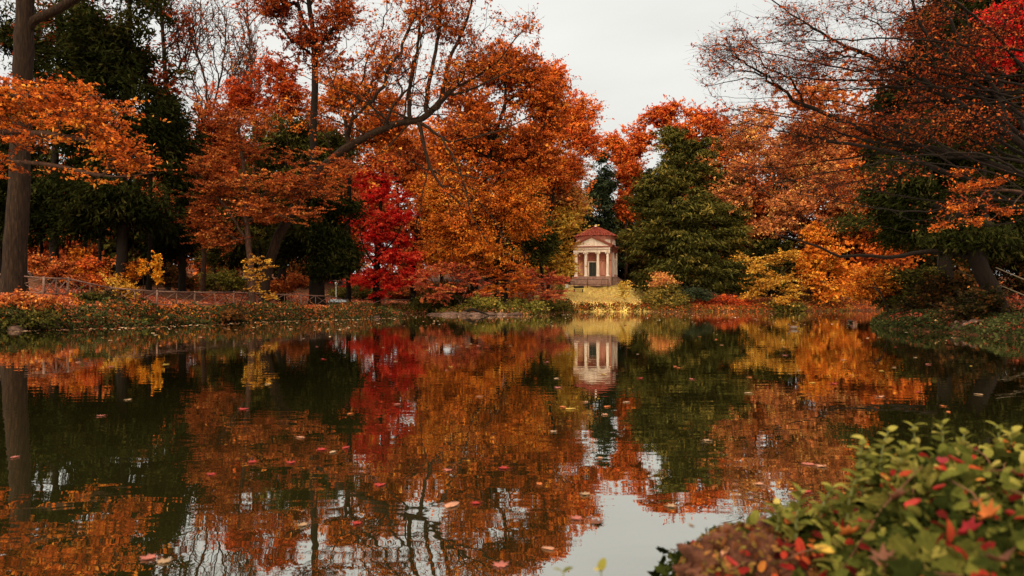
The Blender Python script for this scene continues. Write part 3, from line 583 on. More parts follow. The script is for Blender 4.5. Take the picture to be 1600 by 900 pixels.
plant('beech_tree', 'dark limbed beech fanning long arching branches leftward across the sky from the right bank', 'beech tree',
  [Ln(23,[(1790,540),(1770,440),(1730,360),(1700,300),(1670,200),(1640,60)],.3,.14,True),
   Ln(23,[(1700,330),(1600,228),(1530,185),(1480,150),(1400,105),(1310,66),(1250,30),(1200,-5)],.085,.02),
   Ln(23,[(1690,290),(1570,190),(1490,105),(1440,40),(1410,-40)],.08,.04),
   Ln(23,[(1710,340),(1620,265),(1560,246),(1480,246),(1420,232),(1330,213),(1270,190),(1220,180),(1150,172)],.075,.012),
   Ln(23,[(1710,350),(1560,250,-1),(1440,243,-1),(1340,262,-1),(1260,275,-1),(1180,300,-1),(1140,330,-1)],.055,.01),
   Ln(23,[(1690,260),(1540,140),(1430,108),(1340,110),(1260,96),(1190,80),(1130,70),(1095,72)],.07,.008),
   Ln(23,[(1700,300),(1500,185,1),(1400,130,1),(1300,125,1),(1220,120,1),(1150,125,1),(1100,135,1)],.08,.012),
   Ln(23,[(1730,370),(1620,310,-2),(1550,270,-2),(1460,255,-2),(1370,250,-2)],.04,.015),
   Ln(23,[(1670,200),(1560,60),(1480,-10)],.08,.03), Ln(23,[(1560,240),(1490,180),(1440,150)],.03,.015),
   Ln(23,[(1700,330),(1580,170,2),(1500,60,2),(1460,-30,2)],.09,.05), Ln(23,[(1430,232),(1300,250,1),(1200,262,1),(1110,240,1)],.04,.01)]+SWEEP,
  B(23,(1500,90,70,50),(1420,120,70,44),(1340,90,60,44),(1270,110,60,50),(1200,100,46,50),(1150,90,36,40),(1120,120,24,40,0,.6),(1340,200,70,30),(1250,210,60,40),(1430,200,70,30),(1520,200,60,40),(1240,40,60,30),(1330,20,60,30),(1190,270,50,26,0,.8),(1290,290,60,24,0,.8),(1400,270,70,20,0,.6),(1560,40,50,50),(1150,180,40,40,0,.7),(1150,40,20,30,0,.4),(1110,80,16,30,0,.6),(1440,20,60,40),(1520,310,40,14,-3,.5)),
  'brownred',n=3700,leaves=5.5,size=.092,aspect=.5,flat=.8,spread=(.26,.26,.16),bf=.5,step=.3,seed=120,bark=BARK_D,rtip=.0045,twigs=3,k=5,wig=.8,bare=.32,tone0=.66,tone_l=.2,pexp=.6)
plant('maple_tree', 'dark russet tree filling the space between the arching beech limbs and the black yew', 'maple tree', [Ln(36,[(1650,500),(1600,300),(1560,150)],.35,.1,True)],
  B(36,(1480,130,70,50),(1560,110,70,60),(1420,200,60,40),(1500,200,60,40),(1590,210,50,50),(1380,110,50,40),(1540,30,70,40),(1440,50,60,40)),'brownred',n=460,leaves=10,size=.15,spread=(.45,.45,.25),seed=125,bark=BARK_D,tone0=.36,rtip=.008,twigs=2)
plant('maple_tree', 'scarlet maple spray hanging in the top right corner', 'maple tree', [Ln(26,[(1850,520),(1800,300),(1720,140),(1640,90)],.2,.05,True)],
  B(26,(1575,30,26,30),(1560,65,20,16),(1590,90,20,20),(1545,90,12,8),(1610,40,30,40),(1600,10,20,20)),'crimson',n=260,leaves=26,size=.12,flat=1.4,spread=(.3,.3,.12),seed=121,bark=BARK_D,tone0=.5)
plant('shrub', 'rust spray of leaves hanging before the black yew on thin arching twigs', 'shrub', [Ln(22,[(1760,460),(1690,330),(1600,300),(1540,298)],.06,.012,True)],
  B(22,(1510,292,26,7),(1550,285,26,7),(1500,325,34,7),(1480,352,24,5),(1530,345,20,5),(1570,330,20,8),(1515,270,20,6)),'orange',n=150,leaves=9,size=.085,flat=1.4,spread=(.2,.2,.07),seed=122,bark=BARK_R,rtip=.004,twigs=2,tone0=.35)
# ================================================================== far wood closing the view
FW = [(212,116,'darkmix',330),(1462,104,'darkmix',330),(1385,118,'brownred',300),(1340,108,'darkmix',330),(1200,112,'olive',380),(960,130,'darkmix',380),(900,126,'darkmix',330),(-60,112,'olive',180),(20,104,'darkmix',150),(90,98,'rust',250),(160,108,'olive',230),(235,112,'darkmix',220),(310,104,'rust',210),(370,112,'redorange',190),(440,104,'darkmix',200),(500,118,'rust',190),(560,112,'orange',170),(625,110,'rust',190),(690,118,'orange',150),(760,118,'darkmix',160),(830,124,'rust',200),(870,130,'orange',240),
      (1000,138,'olive',290),(1060,134,'darkmix',260),(1120,128,'rust',220),(1180,120,'orange',200),(1240,118,'darkmix',200),(1300,112,'rust',190),(1370,104,'orange',170),(1440,114,'darkmix',120),(1530,116,'brownred',60),(1620,66,'darkmix',60),(1700,60,'darkmix',60)]
places = ['low behind the trunks left of the yellow vine','low behind the green thicket of the right bank','low behind the garden wall, brownish','low right of the garden wall','low behind the yellow shrub and the brick red hedge','between the temple and the huge olive yew','just left of the temple, far back','beyond the left frame edge','behind the tall bare trunk','behind the gap between the two left yews','behind the broadest yew','above the yellow vine, far back','behind the pale pinkish trunk','behind the bare trees','behind the olive yew over the fence','behind the dark forked tree','behind the leaning limb','behind the crimson maple','left of the widest orange dome, far back','behind the widest orange dome','behind the stepped orange crown','behind the golden yellow tree',
 'just right of the coral maple','behind the huge olive yew','behind the right flank of the huge olive yew','behind the peach twiggy tree','behind the yellow shrub','behind the golden-orange maple','behind the tips of the spreading beech','behind the dark right conifer','behind the middle of the spreading beech','behind the leaning trunk','past the leaning trunk at the edge']
for i, (px, D, pal, top) in enumerate(FW):
    cyy = (top+455)/2; ry = (455-top)/2
    plant('far_tree', {'olive':'dull green','darkmix':'dark mixed-leaf','rust':'rusty','orange':'orange','redorange':'red-orange','brownred':'brownish red'}[pal]+' woodland tree '+places[i], 'tree',
      [Ln(D,[(px,465),(px,400),(px+8*sin(i),top+20)],.35,.08,True)],
      B(D,(px,cyy-ry*.5,42,ry*.5),(px-26,cyy,40,ry*.6),(px+28,cyy,42,ry*.55),(px,cyy+ry*.6,56,ry*.42)),pal,n=460,leaves=26,size=.6,spread=(1.1,1.1,.8),seed=140+i,bark=BARK_D,tone0=.45,group='woodland trees closing the view',k=4)

# ================================================================== shrubs and ground plants
def shrub(label, D, px, py, bl, pal, n=120, leaves=18, size=.16, seed=1, tone0=.5, flat=1, spread=(.3,.3,.15), group=None, name='shrub', cat='shrub', r=.05, bark=None, **kw):
    return plant(name, label, cat, [Ln(D,[(px,py),(px,py-8*60/D),(px+2,py-16*60/D)],r,r*.4,True)], B(D,*bl), pal, n=n, leaves=leaves, size=size, seed=seed, tone0=tone0, flat=flat, spread=spread, group=group, bark=bark or BARK_R, **kw)
JM = [('pinkish red Japanese maple shrub nearest the crimson tree', 69.5, 720, 482, ((690,425,30,9),(662,432,22,8),(718,416,34,9),(670,448,26,8),(725,430,28,9),(700,452,36,9),(675,465,26,6),(735,440,26,10),(745,460,24,8)), 'pinkred', .68),
      ('orange-tinged Japanese maple shrub in the middle of the pinkish row', 70.5, 790, 484, ((770,425,30,9),(800,432,28,10),(780,455,34,10),(760,470,22,7),(815,450,24,9),(800,418,20,6)), 'orange', .5),
      ('deep pink Japanese maple shrub spreading toward the lawn', 78, 832, 482, ((835,426,28,8),(862,438,28,8),(815,432,22,8),(845,458,34,9),(868,465,20,6),(820,470,26,7),(825,445,24,8),(880,460,12,5)), 'pinkred', .58)]
for i, (lab, D, px, py, bl, pal, t0) in enumerate(JM):
    shrub(lab, D, px, py, bl, pal, n=340, leaves=24, size=.17, seed=200+i, tone0=t0, flat=1.8, spread=(.42,.42,.12), group='Japanese maples on the far shore', name='japanese_maple', cat='maple shrub', r=.1, twigs=1)
LB = [('dark green low bush at the water between crimson tree and rocks', 72, 690, 484, ((690,468,28,7),(665,474,22,6),(715,472,20,6)), 'bush', .25),
      ('lime green grassy bush above the rocks', 69, 762, 488, ((755,474,22,7),(775,478,20,6),(740,480,14,5)), 'limebush', .5),
      ('lime and amber bush right of the rocks', 71, 815, 488, ((812,476,18,7),(830,480,16,6),(800,482,14,4)), 'limebush', .45),
      ('dark olive bush at the left corner of the lawn', 84, 848, 486, ((862,478,14,6),(878,480,12,5),(848,480,12,5)), 'bush', .45),
      ('rounded cream and amber bush, dome shaped, right of the lawn', 92, 1040, 486, ((1040,458,24,15),(1022,468,18,12),(1060,468,18,12),(1040,475,34,9)), 'bush', .72),
      ('tuft of orange leaves crowning the domed bush', 92.3, 1034, 450, ((1034,436,12,6),(1028,442,10,5),(1042,440,8,5)), 'peach', .6),
      ('low green yew bush between the domed bush and the red hedge', 92, 1090, 480, ((1085,458,18,6),(1098,464,14,6)), 'spruce', .7),
      ('brick red low hedge along the far bank', 93.5, 1115, 486, ((1092,473,18,8),(1115,470,20,7),(1138,470,18,7),(1158,474,14,6)), 'redorange', .36),
      ('green and brown bank bush beneath the yellow shrub', 94, 1180, 486, ((1150,480,20,5),(1180,480,20,5),(1215,480,24,6),(1245,480,18,5)), 'bush', .5),
      ('grey-brown low bush right of the yellow shrub', 98, 1262, 484, ((1255,470,16,9),(1275,476,18,7)), 'darkmix', .7),
      ('orange bush glowing behind the fence beside the tall trunk', 47, 75, 448, ((75,425,20,12),(95,418,18,12),(60,412,14,12),(105,435,18,8)), 'rust', .5),
      ('amber and green bush between the tall trunk and the yews', 50, 125, 448, ((125,405,16,14),(140,430,20,10),(118,425,16,10)), 'gold', .3),
      ('orange-red bush left of the sloping fence end', 48, 142, 450, ((140,412,12,10),(148,438,14,8)), 'redorange', .7),
      ('pale yellow bush with round leaves behind the fence corner', 46, 190, 472, ((180,443,12,8),(194,452,16,8),(178,460,12,7),(203,462,10,6)), 'yellow', .3),
      ('amber twiggy bush left of the yellow vine', 52, 212, 460, ((205,432,9,6),(212,418,5,4),(200,447,10,6)), 'gold', .25),
      ('olive bush behind the yellow vine', 66, 275, 462, ((262,432,20,14),(285,440,18,10)), 'darkmix', .6),
      ('fresh green bush right of the pale pinkish trunk', 72, 345, 462, ((340,435,22,11),(360,442,18,8),(328,445,12,8)), 'limebush', .35),
      ('red leaved hedge behind the fence, left of the thick yew trunk', 70, 455, 470, ((440,448,22,8),(460,440,20,10),(425,455,18,6)), 'rust', .5),
      ('orange and olive bank bush at the far left below the tall trunk', 33.5, 30, 500, ((30,475,34,12),(60,470,20,10),(10,485,30,12)), 'rust', .55),
      ('dark green bush overhanging the water at the far left', 32.3, 25, 512, ((20,497,30,10),(60,500,26,8)), 'bush', .2),
      ('dark ivy bush overhanging the water below the fence corner', 37.6, 190, 506, ((180,498,26,8),(215,500,20,6)), 'bush', .15),
      ('mixed red and green bush overhanging the water below the apricot sapling', 43, 345, 502, ((330,494,26,6),(365,493,20,6)), 'darkmix', .6),
      ('rusty thicket behind the pale rail fence, right of the crimson maple', 96, 690, 474, ((690,452,34,12),(660,458,24,10),(720,455,26,10)), 'darkmix', .65),
      ('dark olive thicket behind the pale rail fence, left of the crimson maple', 96, 560, 474, ((560,456,26,10),(535,458,20,8),(585,458,18,8)), 'bush', .35),
      ('russet thicket behind the gap between crimson maple and dark short trunk', 98, 622, 474, ((622,456,24,11),(640,460,16,8)), 'rust', .4),
      ('brown thicket beyond the fence below the copper beech', 88, 380, 470, ((380,452,30,9),(410,455,24,8),(350,456,20,7)), 'darkmix', .6),
      ('dark ivy hummock on the bank below the sloping fence', 38.5, 145, 470, ((140,466,14,4),(155,469,11,4)), 'bush', .15),
      ('dark leafy tuft on the bank below the fence corner', 39, 165, 474, ((166,469,8,6),), 'darkmix', .2),
      ('green thicket on the slope of the right bank', 40, 1420, 495, ((1410,440,30,16),(1440,430,26,12),(1420,465,36,16),(1390,470,24,12),(1460,455,30,16)), 'bush', .35),
      ('brown-green thicket left of the leaning trunk', 36, 1480, 495, ((1480,450,34,18),(1460,475,36,14),(1500,470,30,16),(1440,480,30,10)), 'darkmix', .42),
      ('olive bush half hiding the foot of the leaning trunk', 29.5, 1535, 505, ((1530,470,26,16),(1510,485,24,12),(1560,480,14,10)), 'darkmix', .3),
      ('dark thicket right of the leaning trunk', 36, 1600, 490, ((1600,430,40,26),(1580,400,30,20),(1640,440,50,30)), 'darkmix', .35)]
for i, (lab, D, px, py, bl, pal, t0) in enumerate(LB):
    area = sum(b[2]*b[3] for b in bl)*(D/60)**2
    big = area > 400
    shrub(lab, D, px, py, bl, pal, n=int(min(420, 70+area*.35)), leaves=20, size=.15 if D < 60 else .2, seed=230+i, tone0=t0, spread=(.25,.25,.15) if D < 60 else (.4,.4,.2), tone_c=.2)
shrub('slender sapling with pale yellow leaves on the lawn near the temple steps', 92, 975, 478, ((972,448,3,7),(979,446,3,6),(975,460,4,10)), 'yellow', n=60, leaves=14, size=.2, seed=270, tone0=.75, name='sapling', cat='sapling', r=.03)
shrub('pale green sapling at the left side of the lawn', 92, 872, 470, ((870,438,4,8),(876,450,6,10),(868,455,5,8)), 'limebush', n=70, leaves=14, size=.2, seed=271, tone0=.8, name='sapling', cat='sapling', r=.03)
plant('yellow_vine', 'narrow column of bright yellow vine leaves hanging in front of the dark yews', 'vine', [Ln(46,[(246,468),(246,440),(247,400),(245,395)],.03,.015,True)], B(46,(246,402,3,5),(246,415,3.6,8),(247,430,3.6,8),(248,437,3,4)), 'gold', n=60, leaves=18, size=.16, spread=(.12,.12,.1), seed=272, tone0=.8, bark=BARK_D)
plant('yellow_vine', 'short wisp of amber vine leaves left of the yellow column', 'vine', [Ln(47,[(224,468),(224,440),(223,408)],.03,.015,True)], B(47,(223,412,3,7),(218,428,4,4),(224,422,2,4)), 'gold', n=34, leaves=12, size=.15, spread=(.14,.14,.1), seed=273, tone0=.7, bark=BARK_D)
plant('sapling', 'small apricot leaved sapling with bare arching stems leaning over the fence', 'sapling',
  [Ln(46,[(368,492),(385,450),(400,425),(412,400)],.04,.012,True), Ln(46,[(372,482),(395,462),(430,460),(470,455)],.02,.008), Ln(46,[(365,490),(345,450),(322,425)],.025,.01), Ln(46,[(370,485),(400,440),(405,420)],.02,.01)],
  B(46,(400,405,16,8),(415,412,12,8),(392,425,14,8),(408,432,14,8),(400,452,12,10),(420,463,14,4),(385,410,10,6)),'yellow',n=130,leaves=8,size=.12,flat=1.6,spread=(.22,.22,.08),seed=274,tone0=.22,rtip=.006,twigs=1)

# ---- scattered cover on the banks: nobody could count it
def terr_fast(P):
    """bilinear look-up in the ground grid"""
    ix = np.clip(np.searchsorted(gx, P[:,0])-1, 0, nx-2); iy = np.clip(np.searchsorted(gy, P[:,1])-1, 0, ny-2)
    tx = (P[:,0]-gx[ix])/(gx[ix+1]-gx[ix]); ty = (P[:,1]-gy[iy])/(gy[iy+1]-gy[iy])
    return (GZ[iy,ix]*(1-tx)+GZ[iy,ix+1]*tx)*(1-ty)+(GZ[iy+1,ix]*(1-tx)+GZ[iy+1,ix+1]*tx)*ty
def sample(box, n, dlo, dhi, rg, power=1.0):
    x0, x1, y0, y1 = box; out_ = []
    tot = 0
    while tot < n:
        P = np.stack([rg.uniform(x0, x1, n*2), rg.uniform(y0, y1, n*2)], 1); d = sdist(P[:,0], P[:,1])
        ok = (d > dlo) & (d < dhi)
        # only where the photo can see it, with a margin
        ok &= (np.abs(P[:,0]) < .82*P[:,1]+3)
        if power != 1.0: ok &= rg.random(len(P)) < (1-(d-dlo)/(dhi-dlo)).clip(0,1)**power
        out_.append(np.concatenate([P[ok], d[ok][:,None]], 1)); tot += ok.sum()
        if tot == 0: break
    return np.concatenate(out_)[:n]
def litter(name, box, n, dlo, dhi, pal, size, h, seed, tone0=.5, flat=1.5, tone_l=.2, power=1.0, lump=0, mat=None):
    rg = np.random.default_rng(seed); S = sample(box, n, dlo, dhi, rg, power); P = np.stack([S[:,0], S[:,1], np.zeros(len(S))], 1)
    z = terr_fast(P); nn = .5+.5*np.sin(P[:,0]*1.9+1.7*np.sin(P[:,1]*1.3))*np.cos(P[:,1]*1.5+1.2*np.sin(P[:,0]*1.1))
    P[:,2] = z+.02+h*rg.random(len(P))*(1-lump+lump*nn)
    if lump:
        keep = rg.random(len(P)) < (.25+.9*nn); P = P[keep]; nn = nn[keep]
    V, Fc = leaf_quads(P, size, .7, flat, rg, fold=.15)
    tone = (tone0+.2*np.sin(P[:,0]*.9+seed)*np.cos(P[:,1]*.7)+rg.normal(size=len(P))*tone_l).clip(0,1)
    tag(mesh_np(name, V, Fc, mat or lm(pal), tone=tone), kind='stuff')
PAL['litter'] = [(.09,.016,.010),(.22,.042,.024),(.36,.085,.045),(.46,.15,.07),(.52,.30,.12)]
PAL['ivy'] = [(.008,.010,.004),(.018,.022,.008),(.035,.042,.014),(.065,.066,.022),(.13,.11,.04)]
LB_ = (-42,-8,28,74)
litter('fallen_leaves', LB_, 60000, .3, 14, 'litter', .13, .05, 301, tone0=.5)
litter('fallen_leaves', (-60,2,70,100), 16000, 1, 30, 'litter', .2, .05, 302, tone0=.45)
litter('ivy', LB_, 62000, -.25, 2.3, 'ivy', .13, .85, 303, tone0=.4, flat=.3, power=.7, lump=.9)
litter('undergrowth', LB_, 26000, -.1, 2.4, 'litter', .13, .7, 304, tone0=.5, flat=.4, power=.5, lump=.9)
litter('undergrowth', LB_, 15000, -.1, 3.0, 'gold', .12, .75, 305, tone0=.35, flat=.4, power=.6, lump=.9)
litter('undergrowth', LB_, 12000, .5, 4.5, 'rust', .13, .3, 315, tone0=.5, flat=.4, lump=.9)
RB_ = (15,34,18,62)
litter('ivy', RB_, 60000, -.1, 6, 'ivy', .12, .5, 306, tone0=.45, flat=.4, power=.5, lump=.6)
litter('fallen_leaves', RB_, 26000, 0.2, 9, 'litter', .12, .3, 307, tone0=.35)
litter('undergrowth', (24,62,40,104), 18000, -.1, 6, 'rust', .2, .5, 308, tone0=.45, flat=.4, power=.7)
FB_ = (3,50,80,106)
litter('undergrowth', FB_, 7000, -.1, 1.7, 'rust', .2, .55, 309, tone0=.45, flat=.5, lump=.4)
litter('undergrowth', FB_, 8000, -.15, 1.5, 'bush', .2, .5, 310, tone0=.5, flat=.5, lump=.5)
litter('fallen_leaves', (3,24,88,107), 5200, 2.5, 22, 'peach', .15, .03, 311, tone0=.62)
litter('undergrowth', (-20,8,64,92), 20000, -.1, 3.2, 'bush', .2, .6, 312, tone0=.4, flat=.5, lump=.5)
litter('undergrowth', (-20,8,64,92), 8000, -.1, 4.2, 'litter', .2, .5, 313, tone0=.55, flat=.5, lump=.5)
# lawn grass
rg = np.random.default_rng(320); S = sample((3,23,88,107), 46000, 3.2, 22, rg)
q = ((S[:,0]-12.5)/9.2)**2+((S[:,1]-98)/10)**2 < 1+.25*rg.random(len(S)); S = S[q]
P = np.stack([S[:,0], S[:,1], np.zeros(len(S))], 1); P[:,2] = terr_fast(P)+.05
V, Fc = leaf_quads(P, .16, .3, .1, rg)
tag(mesh_np('grass', V, Fc, leaf_mat('grass_blades', [(.44,.31,.11),(.58,.45,.17),(.66,.53,.22),(.70,.57,.28)]), tone=rg.random(len(P))), kind='stuff')

# ================================================================== the temple
PINK = surf_mat('pink_plaster', [(.26,.10,.07),(.46,.20,.145),(.56,.26,.19),(.62,.34,.26)], 1.8, .9, .2, (1.6,1.6,.35), 7, .02)
PINKD = surf_mat('rose_plaster', [(.20,.06,.042),(.28,.09,.064),(.34,.12,.09)], 2.5, .9, .2, (1,1,.5), 7, .02)
PALE = surf_mat('pale_stone', [(.46,.33,.27),(.72,.58,.50),(.80,.68,.60),(.84,.74,.67)], 2.2, .85, .2, (2,2,.35), 7, .01)
TILE = surf_mat('clay_tile', [(.03,.008,.006),(.12,.022,.014),(.24,.045,.028),(.46,.17,.12)], 5, .9, .4, (1,1,1), 8, .02)
STEP = surf_mat('worn_step_stone', [(.16,.085,.07),(.28,.16,.13),(.38,.25,.2)], 3, .9, .3, (1,1,1), 8, .02)
GLASS = surf_mat('dark_door', [(.006,.010,.007),(.014,.02,.013),(.025,.034,.02)], 1.4, .35, .05, (1,1,.3), 3, .01, .5)
IRON = surf_mat('dark_iron', [(.01,.01,.01),(.02,.02,.02),(.03,.03,.03)], 6, .5, .1)
tb = at(931, 442, 108)
T = thing('temple', 'small pink domed temple with four pale columns and tiled roof on the lawn', 'temple', tb, R(-15))
m = MB(); m.lathe([(0,-.6),(4.0,-.6),(4.0,.62),(3.7,.62),(3.7,.86),(0,.86)], k=40).build('plinth', STEP, T)
m = MB(); m.box(0,-3.1,.12,6.0,3.6,1.45,.03); m.box(0,-5.1,-.05,3.2,.5,1.0,.03); m.box(0,-5.5,-.25,3.2,.5,.85,.03); m.build('steps', STEP, T)
m = MB(); m.lathe([(3.35,.85),(3.35,1.15),(3.25,1.2),(3.25,4.6)], k=48).build('drum_wall', PINK, T, smooth=False)
m = MB(); m.lathe([(3.25,4.55),(3.42,4.6),(3.42,5.05),(3.5,5.1),(3.5,5.3),(3.78,5.42),(3.78,5.56),(3.2,5.72)], k=48).build('cornice', PINKD, T)
m = MB(); m.lathe([(3.05,5.6),(3.05,6.85),(3.16,6.9),(3.16,7.02),(3.3,7.08),(3.3,7.16),(2.9,7.2)], k=48).build('attic_wall', PINK, T)
for a in np.arange(-150, 180, 30):
    if abs(a+90) < 40: continue
    th = R(a); mm = MB(); x, y = 3.27*cos(th), 3.27*sin(th)
    o = MB().box(0,0,2.75,.20,.55,3.7,.02).build('pilaster', PALE if a > -90 else PINKD, T); o.location = (x, y, 0); o.rotation_euler = (0,0,th)
for a in np.arange(-135, 180, 30):
    if abs(a+90) < 30: continue
    th = R(a)
    arch = [(-.42,-1.25),(.42,-1.25)]+[(.42*cos(t), .85+.42*sin(t)) for t in np.linspace(0, pi, 12)]
    o = MB().prism(arch, -.05, .05).build('wall_niche', PALE, T); o.location = (3.27*cos(th), 3.27*sin(th), 2.5); o.rotation_euler = (0,0,th+pi/2)
for a in np.arange(-165, 180, 30):
    th = R(a); o = MB().box(0,0,6.25,.08,1.05,.72,.02).build('attic_panel', PALE, T); o.location = (3.04*cos(th), 3.04*sin(th), 0); o.rotation_euler = (0,0,th)
# tiled cone
k = 192; nr = 13; V = []; Fs = []
prof = []
for i in range(nr):
    t = i/nr; r0 = 3.52*(1-t)+.1*t; r1 = 3.52*(1-(i+1)/nr)+.1*(i+1)/nr
    z0 = 7.14+1.75*t**.92; z1 = 7.14+1.75*((i+1)/nr)**.92
    prof += [(r0, z0+.06), (r1, z1+.0)]
prof = [(3.3,7.1),(3.5,7.12)]+prof
for j in range(k):
    th = 2*pi*j/k; rib = abs(sin(th*24))**.7
    for r, z in prof: V.append((r*cos(th), r*sin(th), z+.12*rib*min(1, r/1.2)+.05*sin(j*2.3+r*9)))
n = len(prof)
for j in range(k):
    j2 = (j+1) % k
    for i in range(n-1): Fs.append((j*n+i, j2*n+i, j2*n+i+1, j*n+i+1))
roof = MB().add(V, Fs).build('roof', TILE, T)
MB().lathe([(0,8.8),(.3,8.82),(.22,8.95),(.1,9.0),(.16,9.1),(.12,9.22),(0,9.3)], k=12).build('finial', PALE, roof)
# cella front with door and niches
m = MB(); m.box(-1.72,-3.150,2.72,2.36,.7,3.72); m.box(1.72,-3.150,2.72,2.36,.7,3.72); m.box(0,-3.150,3.82,1.08,.7,1.5); m.build('front_wall', PINK, T)
m = MB(); m.box(0,-3.520,3.32,5.76,.08,.12,.01); m.box(0,-3.530,4.47,5.78,.1,.2,.02); m.build('string_course', PINKD, T)
m = MB(); m.box(-.62,-3.530,1.98,.14,.12,2.26,.01); m.box(.62,-3.530,1.98,.14,.12,2.26,.01); m.box(0,-3.530,3.14,1.5,.14,.14,.01); fr = m.build('door_frame', PALE, T)
d = MB().box(-.27,-3.350,1.96,.53,.06,2.2,.01).box(.27,-3.330,1.96,.53,.06,2.2,.01).build('door', GLASS, T)
MB().box(.06,-3.4,1.9,.03,.05,.22,.008).build('handle', IRON, d)
for x in (-1.72, 1.72):
    arch = [(-.48,-1.1),(.48,-1.1)]+[(.48*cos(t), .72+.48*sin(t)) for t in np.linspace(0, pi, 14)]
    nn_ = MB().prism([(x+a, 2.08+b) for a, b in arch], -3.540, -3.460).build('niche', PINKD, T)
    arch2 = [(a*.8, b*.93) for a, b in arch]
    MB().prism([(x+a, 2.08+b) for a, b in arch2], -3.565, -3.5).build('niche_panel', PINK, nn_)
    MB().box(x,-3.530,3.87,1.2,.06,.85,.02).build('wall_panel', PINKD, T)
MB().box(0,-3.530,3.87,1.35,.06,.85,.02).build('wall_panel', PINKD, T)
for x in (-2.4,-.93,.93,2.4):
    c = MB().lathe([(0,.88),(.31,.88),(.31,.96),(.27,1.0),(.29,1.05),(.225,1.1),(.225,2.2),(.215,3.0),(.19,4.28),(.21,4.3)], x, -4.35, 20).build('column', PALE, T, smooth=False)
    m = MB(); m.lathe([(.19,4.27),(.26,4.34),(.28,4.4),(0,4.4)], x, -4.35, 16); m.box(x,-4.35,4.47,.66,.5,.1,.02)
    for s in (-1, 1): m.tube([(x+s*.29,-4.6,4.38),(x+s*.29,-4.1,4.38)], .09, 10)
    m.build('capital', PALE, c)
m = MB(); m.box(0,-3.55,4.72,5.6,2.1,.36,.01); m.box(0,-3.55,5.09,5.66,2.16,.36,.01); m.build('entablature', PALE, T)
m = MB(); m.box(0,-3.55,4.915,5.74,2.24,.05,.01); m.box(0,-3.55,5.36,6.1,2.6,.16,.02); m.build('portico_cornice', PINKD, T)
MB().prism([(-2.75,5.45),(2.75,5.45),(0,6.72)], -4.62, -3.0).build('tympanum', PALE, T)
m = MB()
for s in (-1, 1):
    m.prism([(0,6.72),(s*3.1,5.36),(s*3.12,5.58),(0,6.98)][::s], -4.82, -1.6)
    m.prism([(0,6.985),(s*3.2,5.56),(s*3.22,5.66),(0,7.1)][::s], -4.92, -1.6)
m.build('raking_cornice', PINKD, T)

# ================================================================== fences
def Z(x, y): return float(terr(np.array([x]), np.array([y]))[0])
def fence_x(label, pts, height, name='rustic_fence', mids=True, mat=WOOD, thick=1.0):
    """posts, top and bottom rails, an X either side of a thin middle post in every bay"""
    base = pts[0]; t = thing(name, label, 'fence', base)
    def bb(a, b, r, nm):
        MB().tube([a, (a+b)/2+np.array([0,0,-.01]), b], [r*1.05, r, r*.95], 7).build(nm, mat, t, smooth=True, off=base)
    for i, p in enumerate(pts):
        MB().tube([p-np.array([0,0,.3]), p+np.array([0,0,height*.5]), p+np.array([0.01,0,height+.1])], [.07*thick,.066*thick,.062*thick], 8).build('post', mat, t, smooth=True, off=base)
        if i == len(pts)-1: break
        q = pts[i+1]; up = np.array([0,0,1.]); lo, hi = .12, height
        n = max(1, int(round(np.linalg.norm((q-p)[:2])/4.6))) if mids else 1
        bb(p+up*hi, q+up*hi, .05*thick, 'top_rail'); bb(p+up*lo, q+up*lo, .045*thick, 'bottom_rail')
        if not mids: continue
        h = 2*n; cuts = [p+(q-p)*k/h for k in range(h+1)]
        for k in range(1, h): bb(cuts[k]+up*lo, cuts[k]+up*hi, .035, 'baluster')
        m = MB()
        for k in range(h):
            a, b = cuts[k], cuts[k+1]; o = np.array([0,-.03,0])
            m.tube([a+up*lo+o, b+up*hi+o], .026, 6); m.tube([a+up*hi-o, b+up*lo-o], .026, 6)
            m.build('cross_brace', mat, t, off=base); m = MB()
    return t
FPW = [at(px, py, D) for px, py, D in FP]
for p in FPW: p[2] = Z(p[0], p[1])+.02
fence_x('rustic wooden fence with crossed braces running along the left bank', FPW, .98)
f2 = [at(562,476,76), at(600,476,80), at(645,476,82), at(690,475,84), at(735,474,86), at(790,472,90)]
for p in f2: p[2] = Z(p[0], p[1])
fence_x('plain pale rail fence behind the crimson maple trunk', f2, 1.0, mids=False, name='rail_fence')
f3 = [at(842,441,103), at(860,441,103), at(878,441,103), at(897,441,102)]
f4 = [at(968,443,104), at(985,443,105), at(1004,444,106)]
for p in f3+f4: p[2] = Z(p[0], p[1])
fence_x('short wooden rail fence left of the temple', f3, .95, mids=False, name='rail_fence')
fence_x('short wooden rail fence right of the temple', f4, .95, mids=False, name='rail_fence')
fence_x('low wooden rail across the temple steps', [at(888,445,101.5), at(918,446,101.5), at(950,446,101.5)], .9, mids=False, name='rail_fence')

